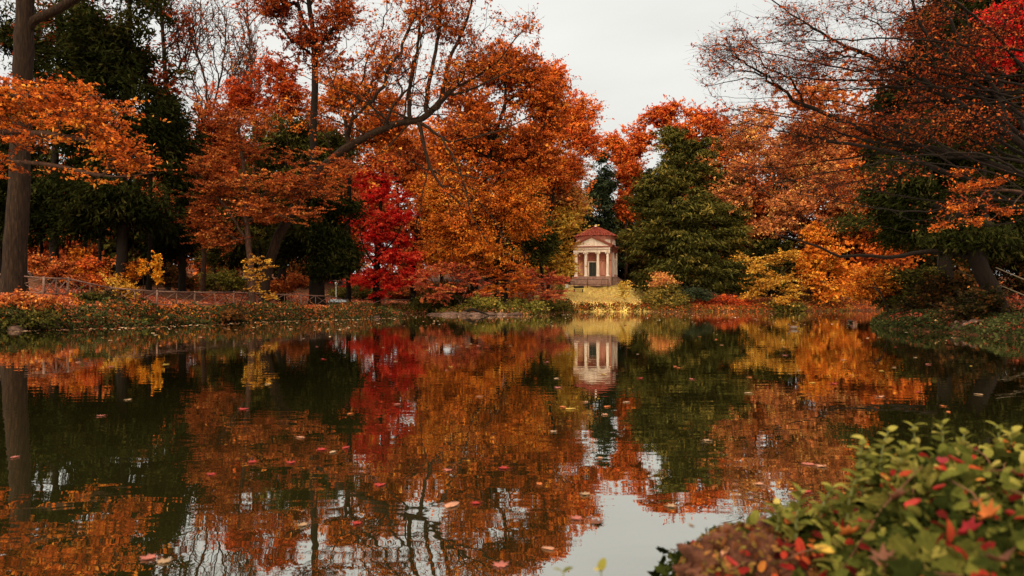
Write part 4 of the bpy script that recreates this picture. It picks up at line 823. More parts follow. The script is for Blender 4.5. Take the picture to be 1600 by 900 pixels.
# ================================================================== small things on the banks
BLK = surf_mat('black_paint', [(.006,.006,.006),(.012,.011,.010),(.018,.016,.014)], 6, .6, .1)
LENS = surf_mat('lamp_glass', [(.03,.03,.03),(.05,.05,.05)], 3, .15, .0, spec=.6)
def floodlight(px, py, D, label):
    p = at(px, py, D); p[2] = Z(p[0], p[1]); t = thing('floodlight', label, 'floodlight', p, R(20), 'floodlights by the fence')
    MB().box(0,0,.24,.55,.26,.36,.03).build('housing', BLK, t); MB().box(0,.14,.24,.46,.03,.28,.01).build('lens', LENS, t)
    MB().box(-.3,0,.15,.03,.06,.3,.005).box(.3,0,.15,.03,.06,.3,.005).box(0,0,.02,.63,.1,.04,.005).build('bracket', BLK, t)
for a in [(417,477,52,'black floodlight box below the fence post by the apricot sapling'),(453,478,52,'black floodlight box below the fence bay in front of the thick yew trunk'),(557,477,58,'left one of two black floodlights at the right end of the fence'),(566,477,58,'right one of two black floodlights at the right end of the fence')]: floodlight(*a)
# information board and lamp behind the fence
p = at(528,474,70); p[2] = Z(p[0], p[1]); t = thing('information_board', 'grey-blue slanted board on two legs behind the fence', 'information board', p)
MB().box(-.7,0,.45,.07,.07,.9).build('leg', BLK, t); MB().box(.7,0,.45,.07,.07,.9).build('leg', BLK, t)
o = MB().box(0,0,0,1.9,.8,.05,.01).build('board', surf_mat('board_face', [(.16,.2,.22),(.26,.3,.32)], 2, .4, .05), t); o.location = (0,0,1.0); o.rotation_euler = (R(20),0,0)
p = at(525,472,76); p[2] = Z(p[0], p[1]); t = thing('lamp_post', 'thin white lamp post behind the slanted board', 'lamp post', p)
WH = surf_mat('white_metal', [(.5,.5,.47),(.62,.62,.58)], 3, .5, .05)
MB().tube([(0,0,0),(0,0,2.6)], [.05,.035], 8).build('pole', WH, t, smooth=True); MB().lathe([(0,2.6),(.1,2.62),(.16,2.8),(.12,2.95),(0,3.0)], k=12).build('lamp_head', WH, t, smooth=True)
# white sign and dark bench by the temple
p = at(883,442,101); p[2] = Z(p[0], p[1]); t = thing('sign', 'small white panel on posts left of the temple', 'sign', p)
MB().box(0,0,.95,1.0,.05,.5,.01).build('panel', WH, t); MB().box(-.4,.04,.45,.06,.04,.9).build('post', WOOD, t); MB().box(.4,.04,.45,.06,.04,.9).build('post', WOOD, t)
p = at(904,443,100); p[2] = Z(p[0], p[1]); t = thing('bench', 'low dark bench at the left of the temple steps', 'bench', p, R(-15))
MB().box(0,0,.45,1.5,.4,.06,.01).build('seat', BLK, t); MB().box(0,.2,.75,1.5,.05,.3,.01).build('backrest', BLK, t)
for x in (-.6,.6): MB().box(x,0,.21,.08,.38,.42,.01).build('leg', BLK, t)
# low pinkish wall glimpsed at the end of the pond
p = at(1313,470,104); t = thing('garden_wall', 'low pinkish garden wall glimpsed under the golden-orange maple', 'wall', (p[0], p[1], 0))
MB().box(0,0,1.1,3.4,.5,1.9,.03).build('wall_body', STEP, t); MB().box(0,0,2.1,3.6,.66,.12,.02).build('coping', STEP, t); MB().box(2.1,.1,1.3,.7,.8,2.4,.03).build('pier', STEP, t)
# pale props round the leaning yew
POLE = surf_mat('pale_pole', [(.05,.035,.022),(.10,.075,.05)], 5, .8, .2)
for a, b, lab in [((1556,418,29),(1640,452,27),'upper of two slanting pale poles right of the leaning trunk'),((1563,446,29),(1640,476,27),'lower of two slanting pale poles right of the leaning trunk'),((1496,422,33),(1518,431,31.6),'short pale pole propped against the left side of the leaning trunk')]:
    A, Bq = at(*a), at(*b); base = (A+Bq)/2
    o = MB().tube([A, (A+Bq)/2+np.array([0,0,-.02]), Bq], [.022,.026,.03], 7).build('prop_pole', POLE, smooth=True, off=base); o.location = tuple(base); tag(o, lab, 'pole')
# ------------------------------------------------------------------ rocks
ROCKM = surf_mat('shore_rock', [(.02,.012,.009),(.06,.034,.026),(.13,.075,.058),(.2,.12,.095)], 3.5, .9, .9, (1,1,1), 9, .06)
ROCKW = surf_mat('dark_wet_rock', [(.02,.012,.009),(.06,.032,.024),(.12,.07,.05)], 3.5, .7, .9, (1,1,1), 9, .06)
import bmesh
def rock(p, r, label, seed, mat=None, name='rock', sub=4, group=None, amp=.3, freq=1.0):
    rg = np.random.default_rng(seed); bm = bmesh.new(); bmesh.ops.create_icosphere(bm, subdivisions=sub, radius=1)
    off = rg.uniform(0, 9, 3); pl = rg.normal(size=(9,3)); pl /= np.linalg.norm(pl, axis=1)[:,None]; h = rg.uniform(.55,.9,9)
    for v in bm.verts:
        c = np.array(v.co)
        for q_, hh in zip(pl, h):          # chiselled facets
            s = c@q_
            if s > hh: c = c-q_*(s-hh)*.85
        n = sin(c[0]*4*freq+off[0])*cos(c[1]*5*freq+off[1])+.6*sin(c[2]*9*freq+off[2]+c[0]*7*freq)+.35*sin(c[0]*17*freq+c[1]*13*freq)+.2*sin(c[2]*31*freq+c[1]*23*freq)
        c = c*(1+amp*.3*n); v.co = tuple(c*np.array(r))
    me = bpy.data.meshes.new(name); bm.to_mesh(me); bm.free(); me.materials.append(mat or ROCKM)
    for q_ in me.polygons: q_.use_smooth = True
    o = link(bpy.data.objects.new(name, me)); o.location = tuple(p); o.rotation_euler = (0,0,rg.uniform(0,6)); return tag(o, label, 'rock', group)
RK = [(685,490,69,(1.3,.7,.28),'flat pale rock slab at the left tip of the far rocks'),(705,487,67,(1.5,.8,.42),'broad pale rock second from the left in the far row'),(728,489,66,(.8,.7,.5),'dark rock below the lime bush'),
      (742,491,64.5,(.7,.6,.42),'rounded pinkish rock under the fallen black root'),(762,490,66,(1.0,.7,.45),'dark rock right of the fallen black root'),(783,490,67,(.9,.6,.38),'small brown rock among the far row'),(803,489,67.5,(1.0,.6,.42),'dark rock at the right end of the far row')]
for i, (px, py, D, r, lab) in enumerate(RK):
    p = at(px, py, D); r = (r[0], r[1], r[2]*.7); p[2] = r[2]*.1; rock(p, r, lab, 400+i, ROCKW if 'dark' in lab else ROCKM, group='rocks along the far shore')
base = at(745,488,65.5); base[2] = .1
o = MB().tube([at(722,484,66)-[0,0,.3], at(738,483,65.6), at(750,487,65), at(764,491,64.2)-[0,0,.1]], [.12,.16,.13,.05], 8).build('fallen_root', BARK_D, smooth=True, off=base); o.location = tuple(base); tag(o, 'black fallen root sloping over the far rocks into the water', 'root')
RK2 = [(1500,519,29.4,(.5,.6,.42),'pinkish rock at the left end of the right bank stones'),(1520,517,28.8,(.7,.6,.45),'broad brown rock second in the right bank row'),(1545,520,27.6,(.55,.5,.42),'dark rock below the leaning trunk'),
       (1568,521,26.8,(.5,.5,.36),'shadowed wet rock near the right frame edge'),(1592,524,25.6,(.6,.5,.42),'reddish rock cut by the right frame edge'),(1475,517,30.2,(.4,.4,.22),'small stone where the ivy meets the pinkish rock')]
for i, (px, py, D, r, lab) in enumerate(RK2):
    p = at(px, py, D); p[2] = r[2]*.45; p[0] += .3; rock(p, r, lab, 420+i, ROCKW if ('dark' in lab or 'wet' in lab) else ROCKM, group='stones along the right bank')
# small rocks on the left bank
for i, (px, D, r, lab) in enumerate([(20,31.5,(.4,.4,.2),'dark stone at the waterline below the tall trunk'),(300,41,(.4,.4,.22),'dark stone at the waterline below the fence'),(585,54.8,(.5,.5,.22),'stone at the tip of the left bank')]):
    rock(np.array([(px-800)/F*D, D+.3, .03]), r, lab, 440+i, ROCKW, sub=3)
# dead sticks on the left bank
for i, (pts, r, lab) in enumerate([([(78,490,34),(95,500,33),(108,510,32)],.03,'bare reddish stick slanting down the left bank into the water'),([(55,495,34),(70,503,33),(62,512,32)],.018,'thin bent twig beside the slanting stick'),([(408,477,48.5),(402,486,47.3),(398,494,46.4)],.02,'short dead stick at the water below the fence')]):
    P = [at(*q_) for q_ in pts]; P[0][2] = Z(P[0][0], P[0][1])+.35; b0 = P[1]; b0[2] = Z(b0[0], b0[1])*.6+.25; P[2][2] = .02
    o = MB().tube(P, [r, r*.8, r*.5], 6).build('dead_stick', BARK_R, smooth=True, off=b0); o.location = tuple(b0); tag(o, lab, 'stick')

# ------------------------------------------------------------------ ducks
def ell(m, c, r, k=14, nn=10):
    V = []; Fs = []
    for i in range(nn+1):
        ph = pi*i/nn
        for j in range(k): th = 2*pi*j/k; V.append((c[0]+r[0]*cos(ph), c[1]+r[1]*sin(ph)*cos(th), c[2]+r[2]*sin(ph)*sin(th)))
    for i in range(nn):
        for j in range(k): j2 = (j+1) % k; Fs.append((i*k+j, i*k+j2, (i+1)*k+j2, (i+1)*k+j))
    return m.add(V, Fs)
def duck(px, py, label, heading, cols, s=1.0):
    D = CAMH*F/(py-HZ); p = at(px, py, D); p[2] = 0
    t = thing('duck', label, 'duck', p, heading, 'ducks on the pond')
    # one continuous body: rings along the spine from tail to head
    prof = [(-.30,.13,.004,.004),(-.25,.12,.05,.03),(-.17,.085,.10,.075),(-.06,.06,.125,.105),(.06,.055,.12,.10),(.14,.075,.09,.085),(.18,.12,.055,.06),(.19,.17,.042,.045),(.20,.215,.048,.05),(.225,.235,.045,.042),(.255,.235,.03,.028),(.27,.232,.012,.012)]
    k = 14; V = []; Fs = []
    for x, z, ry, rz in prof:
        for j in range(k): th = 2*pi*j/k; V.append((x*s, ry*s*cos(th), (z+rz*sin(th))*s))
    for i in range(len(prof)-1):
        for j in range(k): j2 = (j+1) % k; Fs.append((i*k+j, i*k+j2, (i+1)*k+j2, (i+1)*k+j))
    MB().add(V, Fs).build('body', cols[0], t, smooth=True)
    m = MB(); ell(m, (.215*s,0,.228*s), (.052*s,.044*s,.046*s)); m.build('head_plumage', cols[1], t, smooth=True)
    m = MB(); m.add([(.26*s,-.02*s,.235*s),(.26*s,.02*s,.235*s),(.33*s,.022*s,.215*s),(.33*s,-.022*s,.215*s),(.26*s,-.018*s,.212*s),(.26*s,.018*s,.212*s),(.33*s,.018*s,.207*s),(.33*s,-.018*s,.207*s)],[(0,1,2,3),(4,7,6,5),(0,3,7,4),(1,5,6,2),(2,6,7,3),(0,4,5,1)]); m.build('bill', cols[2], t)
    for sd in (-1, 1):
        m = MB(); ell(m, (-.05*s, sd*.105*s, .085*s), (.17*s,.03*s,.065*s)); m.build('wing', cols[3], t, smooth=True)
DB = surf_mat('duck_breast', [(.05,.02,.012),(.11,.045,.025)], 20, .8, .1); DH = surf_mat('duck_head', [(.008,.02,.012),(.015,.04,.022)], 20, .35, .05)
DW = surf_mat('duck_flank', [(.05,.035,.028),(.14,.105,.085)], 25, .8, .1); BILL = surf_mat('duck_bill', [(.3,.2,.03),(.4,.28,.05)], 10, .5, .05); DK = surf_mat('dark_plumage', [(.012,.009,.006),(.03,.02,.012)], 20, .8, .1)
duck(1239, 514, 'mallard with pale flanks swimming toward the right bank', R(170), (DB, DH, BILL, DW), 1.0)
duck(1328, 504, 'small dark duck swimming near the tip of the right bank', R(100), (DK, DK, DK, DK), .95)

# ------------------------------------------------------------------ leaves on the water
def leaf_shape(kind, rg):
    if kind == 'maple':
        ang = [(-90,.12),(-65,.42),(-40,.30),(-12,.55),(8,.34),(38,.62),(62,.36),(90,.72),(118,.36),(142,.62),(172,.34),(192,.55),(220,.30),(245,.42)]
        P = [(r*cos(R(a))*rg.uniform(.88,1.1), r*sin(R(a))*rg.uniform(.88,1.1)) for a, r in ang]
    else:
        P = [(.28*sin(t)*(1 if True else 1), -.5*cos(t)*1.05) for t in np.linspace(0, 2*pi, 13)[:-1]]
        P = [(x*(1-.35*y), y) for x, y in P]
    return P
LCOL = {'red':(.45,.03,.02),'orange':(.62,.16,.03),'peach':(.66,.30,.18),'pink':(.55,.16,.12),'tan':(.5,.3,.17),'yellow':(.66,.4,.06),'brown':(.2,.07,.035),'crimson':(.34,.012,.018)}
LM = {k: surf_mat('wet_leaf_'+k, [tuple(v*.25 for v in c), tuple(v*.42 for v in c), tuple(v*.65 for v in c)], 9, .6, .3, (1,1,1), 6, .01, .15) for k, c in LCOL.items()}
def make_leaf(name, kind, size, col, curl, rg, stem=True):
    P = leaf_shape(kind, rg); n = len(P); V = [(0,0,.0)]
    V += [(x*.5*size, y*.5*size, curl*size*(abs(x)**1.5*.5+.25*y*y*rg.uniform(.3,1.3))) for x, y in P]; V += [(x*size, y*size, curl*size*(abs(x)*1.2+.9*y*y*rg.uniform(.3,1.3))) for x, y in P]
    Fs = [(0, 1+i, 1+(i+1) % n) for i in range(n)]+[(1+i, 1+n+i, 1+n+(i+1) % n, 1+(i+1) % n) for i in range(n)]
    m = MB().add(V, Fs)
    if stem: m.tube([(0,-.1*size,.004), (.02*size,-.5*size,.01*size+.003), (.08*size,-.85*size,.05*size)], [.012*size,.01*size,.008*size], 5)
    o = m.build(name, LM[col], smooth=True); md = o.modifiers.new('thickness','SOLIDIFY'); md.thickness = .0012; return o
WL = [(23,715,'pink','pale pink leaf on the trunk reflection'),(233,873,'pink','pink leaf low in the dark conifer reflection'),(256,879,'tan','tan leaf just right of the low pink one'),(470,684,'peach','peach leaf in the copper beech reflection'),(472,821,'tan','large tan leaf beside the reflected forked trunk'),
 (548,647,'orange','orange leaf at the left rim of the crimson reflection'),(541,700,'red','red leaf below the crimson reflection'),(504,703,'red','bright red leaf left of the crimson reflection'),(594,758,'red','scarlet leaf beneath the crimson reflection'),(707,790,'peach','large peach leaf floating lowest in the centre of the orange reflection'),
 (558,818,'red','red leaf over the reflected branches'),(745,787,'red','small red leaf right of the large peach one'),(843,757,'orange','orange leaf left of the reflected sky'),(788,732,'red','red leaf in the orange reflection'),(700,735,'pink','pinkish leaf in the orange reflection'),
 (938,716,'peach','peach leaf just above the reflected sky'),(915,773,'tan','tan leaf on the left rim of the reflected sky'),(931,818,'brown','curled brown leaf on the reflected sky'),(856,858,'peach','pale leaf at the lower rim of the reflected sky'),(783,885,'pink','pink leaf lowest in the middle of the picture'),(902,811,'pink','small pink leaf left of the curled brown one'),
 (1262,726,'pink','larger of a touching pair of pink leaves near the ivy mound'),(1284,729,'peach','smaller of a touching pair of pink leaves near the ivy mound'),(1185,757,'peach','peach leaf in the brown branch reflection'),(1262,769,'red','red leaf close to the ivy mound'),(1050,792,'tan','pale tan leaf where the red maple reflection meets the sky'),
 (1475,635,'orange','upper orange leaf in the dark reflection at the right'),(1482,644,'orange','lower orange leaf in the dark reflection at the right'),(1435,613,'red','red leaf in the dark reflection at the right'),(158,650,'pink','pink leaf in the yew reflection'),(418,601,'tan','tan leaf near the sapling reflection'),(200,625,'tan','tan leaf under the yellow vine reflection'),
 (1060,575,'orange','orange leaf under the domed bush reflection'),(620,632,'pink','pink leaf inside the crimson reflection'),(865,675,'tan','tan leaf under the temple reflection'),(750,620,'peach','peach leaf in the amber reflection'),(1172,590,'orange','orange leaf left of the golden reflection'),(1105,689,'tan','tan leaf in the olive reflection'),(330,742,'red','red leaf in the dark reflection under the beech')]
rg = np.random.default_rng(500)
for i, (px, py, col, lab) in enumerate(WL):
    D = CAMH*F/(py-HZ); p = at(px, py, D)
    s = {True:.078, False:.085}[py > 700]*rg.uniform(.85,1.2)*(1.5 if py in (790, 726) else 1)
    o = make_leaf('floating_leaf', 'maple' if i % 3 else 'oval', s, col, .16, rg); o.location = (p[0], p[1], .004); o.rotation_euler = (rg.normal()*.03, rg.normal()*.03, rg.uniform(0,6.3)); tag(o, lab, 'leaf', 'fallen leaves floating on the pond')
protos = [make_leaf('floating_leaf', 'maple' if i % 2 else 'oval', .11, c, .18, rg, False) for i, c in enumerate(['orange','red','tan','peach','yellow','pink'])]
zones = [((-.72,-.3),(5.5,14),'under the dark conifer reflections'),((-.3,.05),(5.5,16),'on the orange reflections'),((.05,.2),(8,22),'near the temple reflection'),((.2,.7),(9,24),'on the dark water toward the right bank'),((-.7,.0),(14,34),'out toward the left bank')]
cn_ = ['orange','red','tan','peach','yellow','pink']
for zi, (xr, dr, where) in enumerate(zones):
    for j in range(3 if zi < 2 else 20):
        D = 1/rg.uniform(1/dr[1], 1/dr[0]); X = rg.uniform(*xr)*D
        if sdist(np.array([X]), np.array([D]))[0] > -.4: continue
        ci = int(rg.integers(6)); o = protos[ci]
        if 'label' in o.keys(): o = protos[ci].copy(); link(o)
        o.location = (X, D, .004); o.rotation_euler = (0,0,rg.uniform(0,6.3)); sc_ = rg.uniform(.7,1.25); o.scale = (sc_,)*3
        tag(o, f'tiny {cn_[ci]} fallen leaf floating {where}', 'leaf', 'fallen leaves floating on the pond')
for o in protos:
    if 'label' not in o.keys(): bpy.data.objects.remove(o)
# drift of far leaf specks
Ps = []
for (x0, x1, y0, y1, n) in [(-22,-8,31,62,500),(-14,20,55,90,1300),(-6,8,36,66,260),(5,42,40,96,900),(-16,16,20,60,260),(16,24,24,60,160)]:
    P = np.stack([rg.uniform(x0,x1,n), rg.uniform(y0,y1,n)], 1); d = sdist(P[:,0], P[:,1]); P = P[d < -.6]; Ps.append(P)
for t in range(1):   # thick along the left shore
    P = np.stack([rg.uniform(-24,-9,6000), rg.uniform(30,58,6000)], 1); d = sdist(P[:,0], P[:,1]); P = P[(d < -.6) & (d > -2.4)]; Ps.append(P[:420])
P = np.concatenate(Ps); P = np.concatenate([P, np.full((len(P),1), .012)], 1)
V, Fc = leaf_quads(P, .13, .7, 12, rg)
PAL['specks'] = [(.14,.02,.012),(.26,.07,.03),(.34,.15,.07),(.42,.26,.15),(.6,.48,.36)]
tag(mesh_np('floating_leaves', V, Fc, lm('specks'), tone=rg.random(len(P))), kind='stuff')

# ================================================================== ivy mound in front of the camera
def mound_h(X, Y):
    """height of the near bank: a hummock right of the camera"""
    ridge = np.interp(X*2.5/np.clip(Y,1.7,3), [.2,.45,.62,.78,.98,1.15,1.27,1.37,1.6,1.9,2.6,4], [-.5,-.12,.20,.34,.385,.40,.43,.61,.68,.67,.66,.64])
    fy = np.interp(Y, [.4,1.0,1.6,2.1,2.5,2.85,3.3,3.7], [.55,.72,.86,.95,1.0,.82,.25,-.4])
    z = np.where(fy < 0, fy, ridge*fy)
    z = np.where(ridge < .06, np.minimum(z, ridge-.16), z)
    z = np.where(fy < .3, z-.12, z)
    return z+.03*hnoise(X,Y,7)+.015*hnoise(X,Y,17)
hx = np.arange(.1, 4.2, .05); hy = np.arange(.5, 3.9, .05); HX, HY = np.meshgrid(hx, hy); HZ_ = mound_h(HX, HY)
idx = np.arange(HX.size).reshape(HX.shape); Fm = np.stack([idx[:-1,:-1].ravel(), idx[:-1,1:].ravel(), idx[1:,1:].ravel(), idx[1:,:-1].ravel()], 1)
SOIL = surf_mat('dark_soil', [(.015,.010,.006),(.04,.024,.014),(.08,.045,.028)], 9, .95, .9, (1,1,1), 9, .03)
tag(mesh_np('bank_ground', np.stack([HX.ravel(), HY.ravel(), HZ_.ravel()], 1), Fm, SOIL, smooth=True), kind='structure')
MOSS = surf_mat('brown_mossy_rock', [(.010,.005,.003),(.045,.016,.009),(.10,.038,.022),(.05,.04,.012)], 11, .95, 1.0, (1,1,1), 10, .03)
rock(np.array([.84,2.42,.33]), (.24,.22,.21), 'lumpy brown mossy rock at the left end of the ivy mound', 460, MOSS, amp=.6, freq=1.9, sub=6)
rock(np.array([.68,2.2,.18]), (.20,.2,.2), 'reddish crumbling rock at the bottom left of the ivy mound', 461, MOSS, amp=.6, freq=1.9, sub=6)

def tmpl(P, cup=.3, crease=.2):
    """fan leaf template with a raised centre line: returns verts, tris"""
    n = len(P); V = [(0,0,0)]
    for x, y in P: V.append((x*.55, y*.55, crease*abs(x)))
    for x, y in P: V.append((x, y, crease*1.5*abs(x)-cup*(x*x+y*y)))
    Fs = [(0, 1+i, 1+(i+1) % n) for i in range(n)]
    for i in range(n): a, b, c, d = 1+i, 1+n+i, 1+n+(i+1) % n, 1+(i+1) % n; Fs += [(a,b,c),(a,c,d)]
    return np.array(V), np.array(Fs)
IVY = [(r*cos(R(a)), r*sin(R(a))+.12) for a, r in [(-90,.18),(-68,.34),(-35,.38),(-10,.52),(12,.36),(38,.52),(62,.38),(90,.68),(118,.38),(142,.52),(168,.36),(190,.52),(215,.38),(248,.34)]]
OVAL = [(.27*sin(t)*(1+.25*cos(t)), -.5*cos(t)) for t in np.linspace(0, 2*pi, 15)[:-1]]
SAW = []
for t in np.linspace(0, 2*pi, 25)[:-1]:
    kx = 1 if int(round(t/(2*pi)*24)) % 2 else .86; SAW.append((.30*sin(t)*(1+.3*cos(t))*kx, -.55*cos(t)*kx))
def place_leaves(Vt, Ft, P, nrm, size, rg, spin=None):
    n = len(P); nn = nrm/np.linalg.norm(nrm, axis=1)[:,None]; u = rg.normal(size=(n,3)) if spin is None else spin
    u = u-(u*nn).sum(1)[:,None]*nn; u /= np.linalg.norm(u, axis=1)[:,None]+1e-9; v = np.cross(nn, u)
    Vx = P[:,None,:]+size[:,None,None]*(Vt[None,:,0:1]*v[:,None,:]+Vt[None,:,1:2]*u[:,None,:]+Vt[None,:,2:3]*nn[:,None,:])
    k = len(Vt); return Vx.reshape(-1,3), (Ft[None]+(np.arange(n)*k)[:,None,None]).reshape(-1,3)
def fore(name, T_, P, nrm, size, pal, tone, rg, spin=None, kind='stuff', gloss=0):
    Vt, Ft = tmpl(T_); V, Fc = place_leaves(Vt, Ft, P, nrm, size, rg, spin)
    return tag(mesh_np(name, V, Fc, lm(pal, .3, gloss), tone=(np.repeat(tone, len(Ft))+rg.normal(size=len(tone)*len(Ft))*.05).clip(0,1), smooth=True), kind=kind)
PAL['ivyfore'] = [(.003,.004,.001),(.010,.013,.003),(.022,.027,.006),(.058,.056,.011),(.17,.14,.032)]
PAL['nettle'] = [(.014,.016,.004),(.040,.045,.009),(.095,.093,.018),(.19,.165,.035),(.32,.25,.07)]
rg = np.random.default_rng(600)
def mpts(n, x0, x1, y0, y1, lift):
    P = np.stack([rg.uniform(x0,x1,n), rg.uniform(y0,y1,n), np.zeros(n)], 1); P[:,2] = mound_h(P[:,0], P[:,1])
    keep = P[:,2] > .02; P = P[keep]; P[:,2] += rg.random(len(P))**.8*lift; return P
def upn(P, tilt=1.0):
    n = len(P); N_ = rg.normal(size=(n,3))*tilt; N_[:,2] += 1; N_[:,1] -= .35; N_[:,0] -= .1; return N_
rockz = lambda P: ~(((P[:,0]-.84)/.22)**2+((P[:,1]-2.38)/.3)**2 < 1)
P = mpts(14000, .55, 3.0, .9, 3.2, .13); P = P[rockz(P)]
PI = P[rg.random(len(P)) < np.interp(P[:,0], [.5,.8,1.1,3], [.3,.45,1,1])]
fore('ivy', IVY, PI, upn(PI), .054*rg.uniform(.45,1.6,len(PI)), 'ivyfore', (.5+.25*hnoise(PI[:,0],PI[:,1],5)+rg.normal(size=len(PI))*.18).clip(0,1), rg)
P2 = mpts(2300, .9, 3.0, 1.2, 3.0, .17); P2 = P2[rockz(P2)]
fore('undergrowth', SAW, P2, upn(P2,.7), .05*rg.uniform(.6,1.4,len(P2)), 'nettle', (.45+rg.normal(size=len(P2))*.2).clip(0,1), rg)
P3 = mpts(1500, .5, 3.0, 1.0, 2.8, .15)
PAL['forelitter'] = [(.03,.006,.005),(.09,.008,.007),(.20,.014,.012),(.26,.05,.015),(.36,.15,.03)]
fore('fallen_leaves', OVAL, P3, upn(P3,.6), .045*rg.uniform(.6,1.5,len(P3)), 'forelitter', rg.random(len(P3)), rg)
Pe = np.stack([rg.uniform(.18,.8,1500), rg.uniform(1.3,3.0,1500), np.zeros(1500)], 1); Pe[:,2] = mound_h(Pe[:,0], Pe[:,1]); Pe = Pe[Pe[:,2] > -.1]; Pe[:,2] += rg.random(len(Pe))*.07
PAL['edge'] = [(.006,.008,.003),(.03,.012,.006),(.02,.026,.007),(.10,.03,.012),(.16,.11,.03)]
fore('undergrowth', IVY, Pe, upn(Pe), .04*rg.uniform(.5,1.5,len(Pe)), 'edge', rg.random(len(Pe)), rg)
# bare runners and stalks lying through the ivy
tw = MB()
for q in range(70):
    x, y = rg.uniform(.8,2.8), rg.uniform(1.2,3.0); a = rg.uniform(0,6.3); l_ = rg.uniform(.08,.3)
    c0 = np.array([x, y, mound_h(x, y)+rg.uniform(.06,.14)]); c1 = np.array([x+cos(a)*l_, y+sin(a)*l_, 0]); c1[2] = mound_h(c1[0], c1[1])+rg.uniform(.05,.2)
    tw.tube([c0, (c0+c1)/2+np.array([0,0,rg.uniform(0,.04)]), c1], [.003,.0028,.0015], 5)
tag(tw.build('undergrowth', surf_mat('brown_runner', [(.05,.02,.01),(.13,.06,.03)], 10, .8, .1), smooth=True), kind='stuff')
# crumbs of leaf and moss on the two rocks
n = 1500; v = rg.normal(size=(n,3)); v[:,2] = np.abs(v[:,2]); v /= np.linalg.norm(v, axis=1)[:,None]; k_ = rg.random(n) < .5
P4 = np.where(k_[:,None], np.array([.84,2.42,.33])+v*np.array([.25,.23,.215]), np.array([.68,2.2,.18])+v*np.array([.21,.21,.205]))
PAL['crumbs'] = [(.02,.008,.004),(.07,.022,.010),(.13,.05,.016),(.10,.09,.02),(.26,.08,.03)]
fore('fallen_leaves', OVAL, P4, v+rg.normal(size=(n,3))*.5, .022*rg.uniform(.5,1.6,n), 'crumbs', rg.random(n), rg)
# leafy sprigs that stand up from the mound
def sprig(base, top, n, size, pal, label, seed, lean=(0,0), name='nettle_sprig'):
    rg = np.random.default_rng(seed); base = np.array(base, float); top = np.array(top, float); t = thing(name, label, 'plant', base)
    mid = (base+top)/2+np.array([lean[0], lean[1], .02]); ts = np.linspace(0,1,12); C3 = [(1-a)**2*base+2*a*(1-a)*mid+a*a*top for a in ts]
    MB().tube(C3, list(np.linspace(.006,.002,12)), 6).build('stem', surf_mat('green_stem', [(.08,.09,.03),(.14,.14,.05)], 10, .6, .1), t, smooth=True, off=base)
    Ps = []; Ns = []; Us = []; Sz = []
    for i in range(n):
        a = .15+.85*i/(n-1); c = (1-a)**2*base+2*a*(1-a)*mid+a*a*top; th = i*pi/2+seed
        for s in (0, pi):
            o = np.array([cos(th+s), sin(th+s), .25-.5*(1-a)]); L_ = size*(1.15-.55*a)*rg.uniform(.85,1.15)
            Ps.append(c+o*L_*.55); Ns.append(np.array([0,0,1.])-o*.4+rg.normal(size=3)*.15); Us.append(o); Sz.append(L_*1.15)
    Vt, Ft = tmpl(SAW, .35, .22); V, Fc = place_leaves(Vt, Ft, np.array(Ps), np.array(Ns), np.array(Sz), rg, np.array(Us))
    mesh_np('foliage', V, Fc, lm(pal, .3, .05), t, tone=np.repeat((.6+rg.normal(size=len(Ps))*.16).clip(0,1), len(Ft)), smooth=True, off=base)
SP = [((1.30,2.5,.55),(1.33,2.5,.84),(1375,690)),]
sprigs = [(1355,735,690,2.5,'pale sprig at the left shoulder of the mound, over the water'),(1385,730,676,2.55,'pale sprig just right of the left shoulder'),(1412,730,700,2.35,'short sprig on the mound shoulder'),(1440,720,668,2.6,'tall thin sprig left of the mound top'),(1485,715,664,2.6,'tallest sprig with curled tip on the mound top'),(1520,720,680,2.5,'broad leaved sprig right of the tallest one'),
          (1560,715,668,2.7,'sprig near the right end of the mound top'),(1592,715,676,2.6,'sprig cut by the right frame edge'),(1210,815,792,2.5,'low sprig beside the mossy rock'),(1250,805,768,2.45,'sprig rising right of the mossy rock'),(1290,795,764,2.5,'sprig midway between rock and mound shoulder'),(1330,780,748,2.45,'sprig just below the mound shoulder'),(1370,720,705,2.7,'small sprig behind the left shoulder')]
for i, (px, yb, yt, D, lab) in enumerate(sprigs):
    sprig(at(px-6, yb+40, D), at(px+random.uniform(-14,14), yt-4, D), 9, .06, 'nettle', lab, 700+i, (random.uniform(-.04,.04), 0))
sprig((.17,1.93,-.05), at(880,892,1.95), 8, .05, 'nettle', 'blurred pale green plant tip at the bottom edge below the reflected sky', 740, name='weed')
sprig((.33,1.9,-.05), at(938,888,1.92), 8, .055, 'nettle', 'blurred pale plant tip at the bottom edge nearer the ivy mound', 741, name='weed')
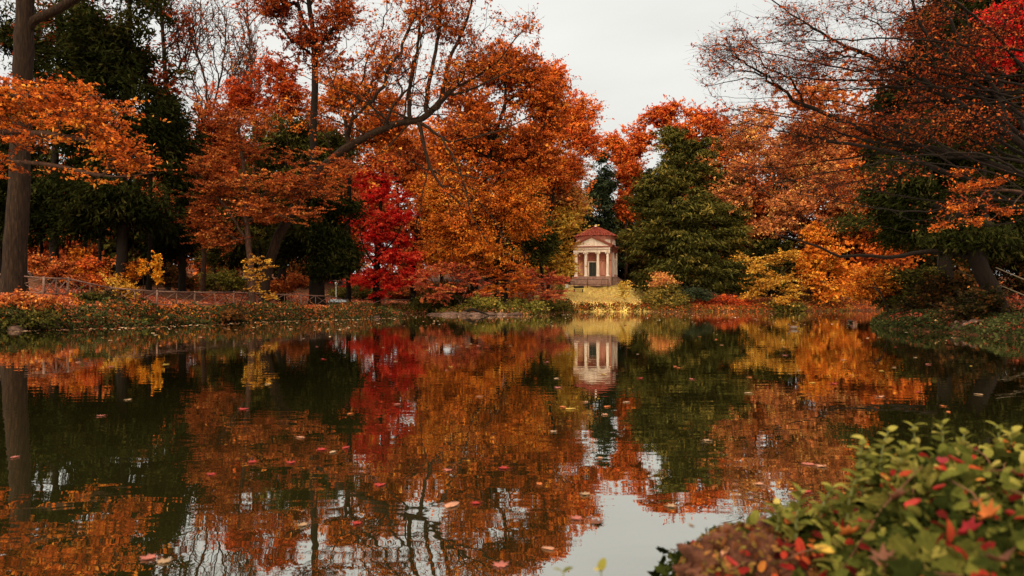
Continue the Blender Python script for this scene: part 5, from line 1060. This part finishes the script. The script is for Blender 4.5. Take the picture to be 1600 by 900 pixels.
# single fallen leaves lying on the ivy
FL = [(1470,728,'crimson',.10,2.4,'oval','folded red leaf on top of the pale sprigs'),(1490,727,'red',.09,2.38,'oval','bright red leaf touching the folded one'),(1235,817,'orange',.09,2.3,'oval','orange leaf beside the mossy rock'),(1325,840,'orange',.10,2.15,'maple','orange-yellow lobed leaf in the middle of the ivy'),
 (1357,822,'crimson',.11,2.2,'oval','crimson leaf above the orange-yellow lobed one'),(1335,806,'crimson',.09,2.3,'oval','dark red leaf up the slope of the mound'),(1283,868,'yellow',.10,1.95,'oval','large yellow-green oval leaf near the bottom edge'),(1086,862,'crimson',.085,2.05,'oval','magenta leaf lying on the reddish rock'),
 (1140,885,'red',.08,2.0,'oval','red leaf at the bottom between rock and ivy'),(1133,868,'peach',.05,2.0,'oval','small peach leaf right of the magenta one'),(1540,815,'orange',.12,2.05,'maple','curled orange leaf on the right part of the mound'),(1510,840,'crimson',.12,1.95,'maple','dark crimson leaf left of the curled orange one'),(1575,812,'red',.08,2.1,'oval','scarlet leaf at the right edge of the ivy'),
 (1400,785,'brown',.12,2.35,'maple','brown leaf curled across the middle of the mound'),(1425,795,'red',.09,2.3,'oval','red leaf below the curled brown one'),(1465,770,'red',.08,2.35,'oval','red leaf under the pale sprigs'),(1378,885,'brown',.1,1.85,'maple','reddish brown leaf at the bottom edge of the ivy'),(1595,752,'crimson',.10,2.4,'maple','dark red leaf high at the right frame edge'),
 (1078,828,'tan',.05,2.3,'oval','pale tan leaf on the left rock'),(1560,885,'brown',.11,1.8,'maple','brown leaf in the bottom right corner')]
for i, (px, py, col, s, D, kd, lab) in enumerate(FL):
    p = at(px, py, D)
    # rest it on the foliage: slide along the sight line until it meets the cover
    for D2 in np.arange(1.2, 3.4, .01):
        q_ = at(px, py, D2); hh = mound_h(q_[0], q_[1])+.135
        if q_[2] <= hh: p = q_; break
    o = make_leaf('fallen_leaf', kd, s*p[1]/D*.62, col, .6, rg); o.location = tuple(p+np.array([0,-.01,.015])); o.rotation_euler = (rg.uniform(.1,.6), rg.normal()*.3, rg.uniform(0,6.3)); tag(o, lab, 'leaf', 'single fallen leaves on the ivy mound')
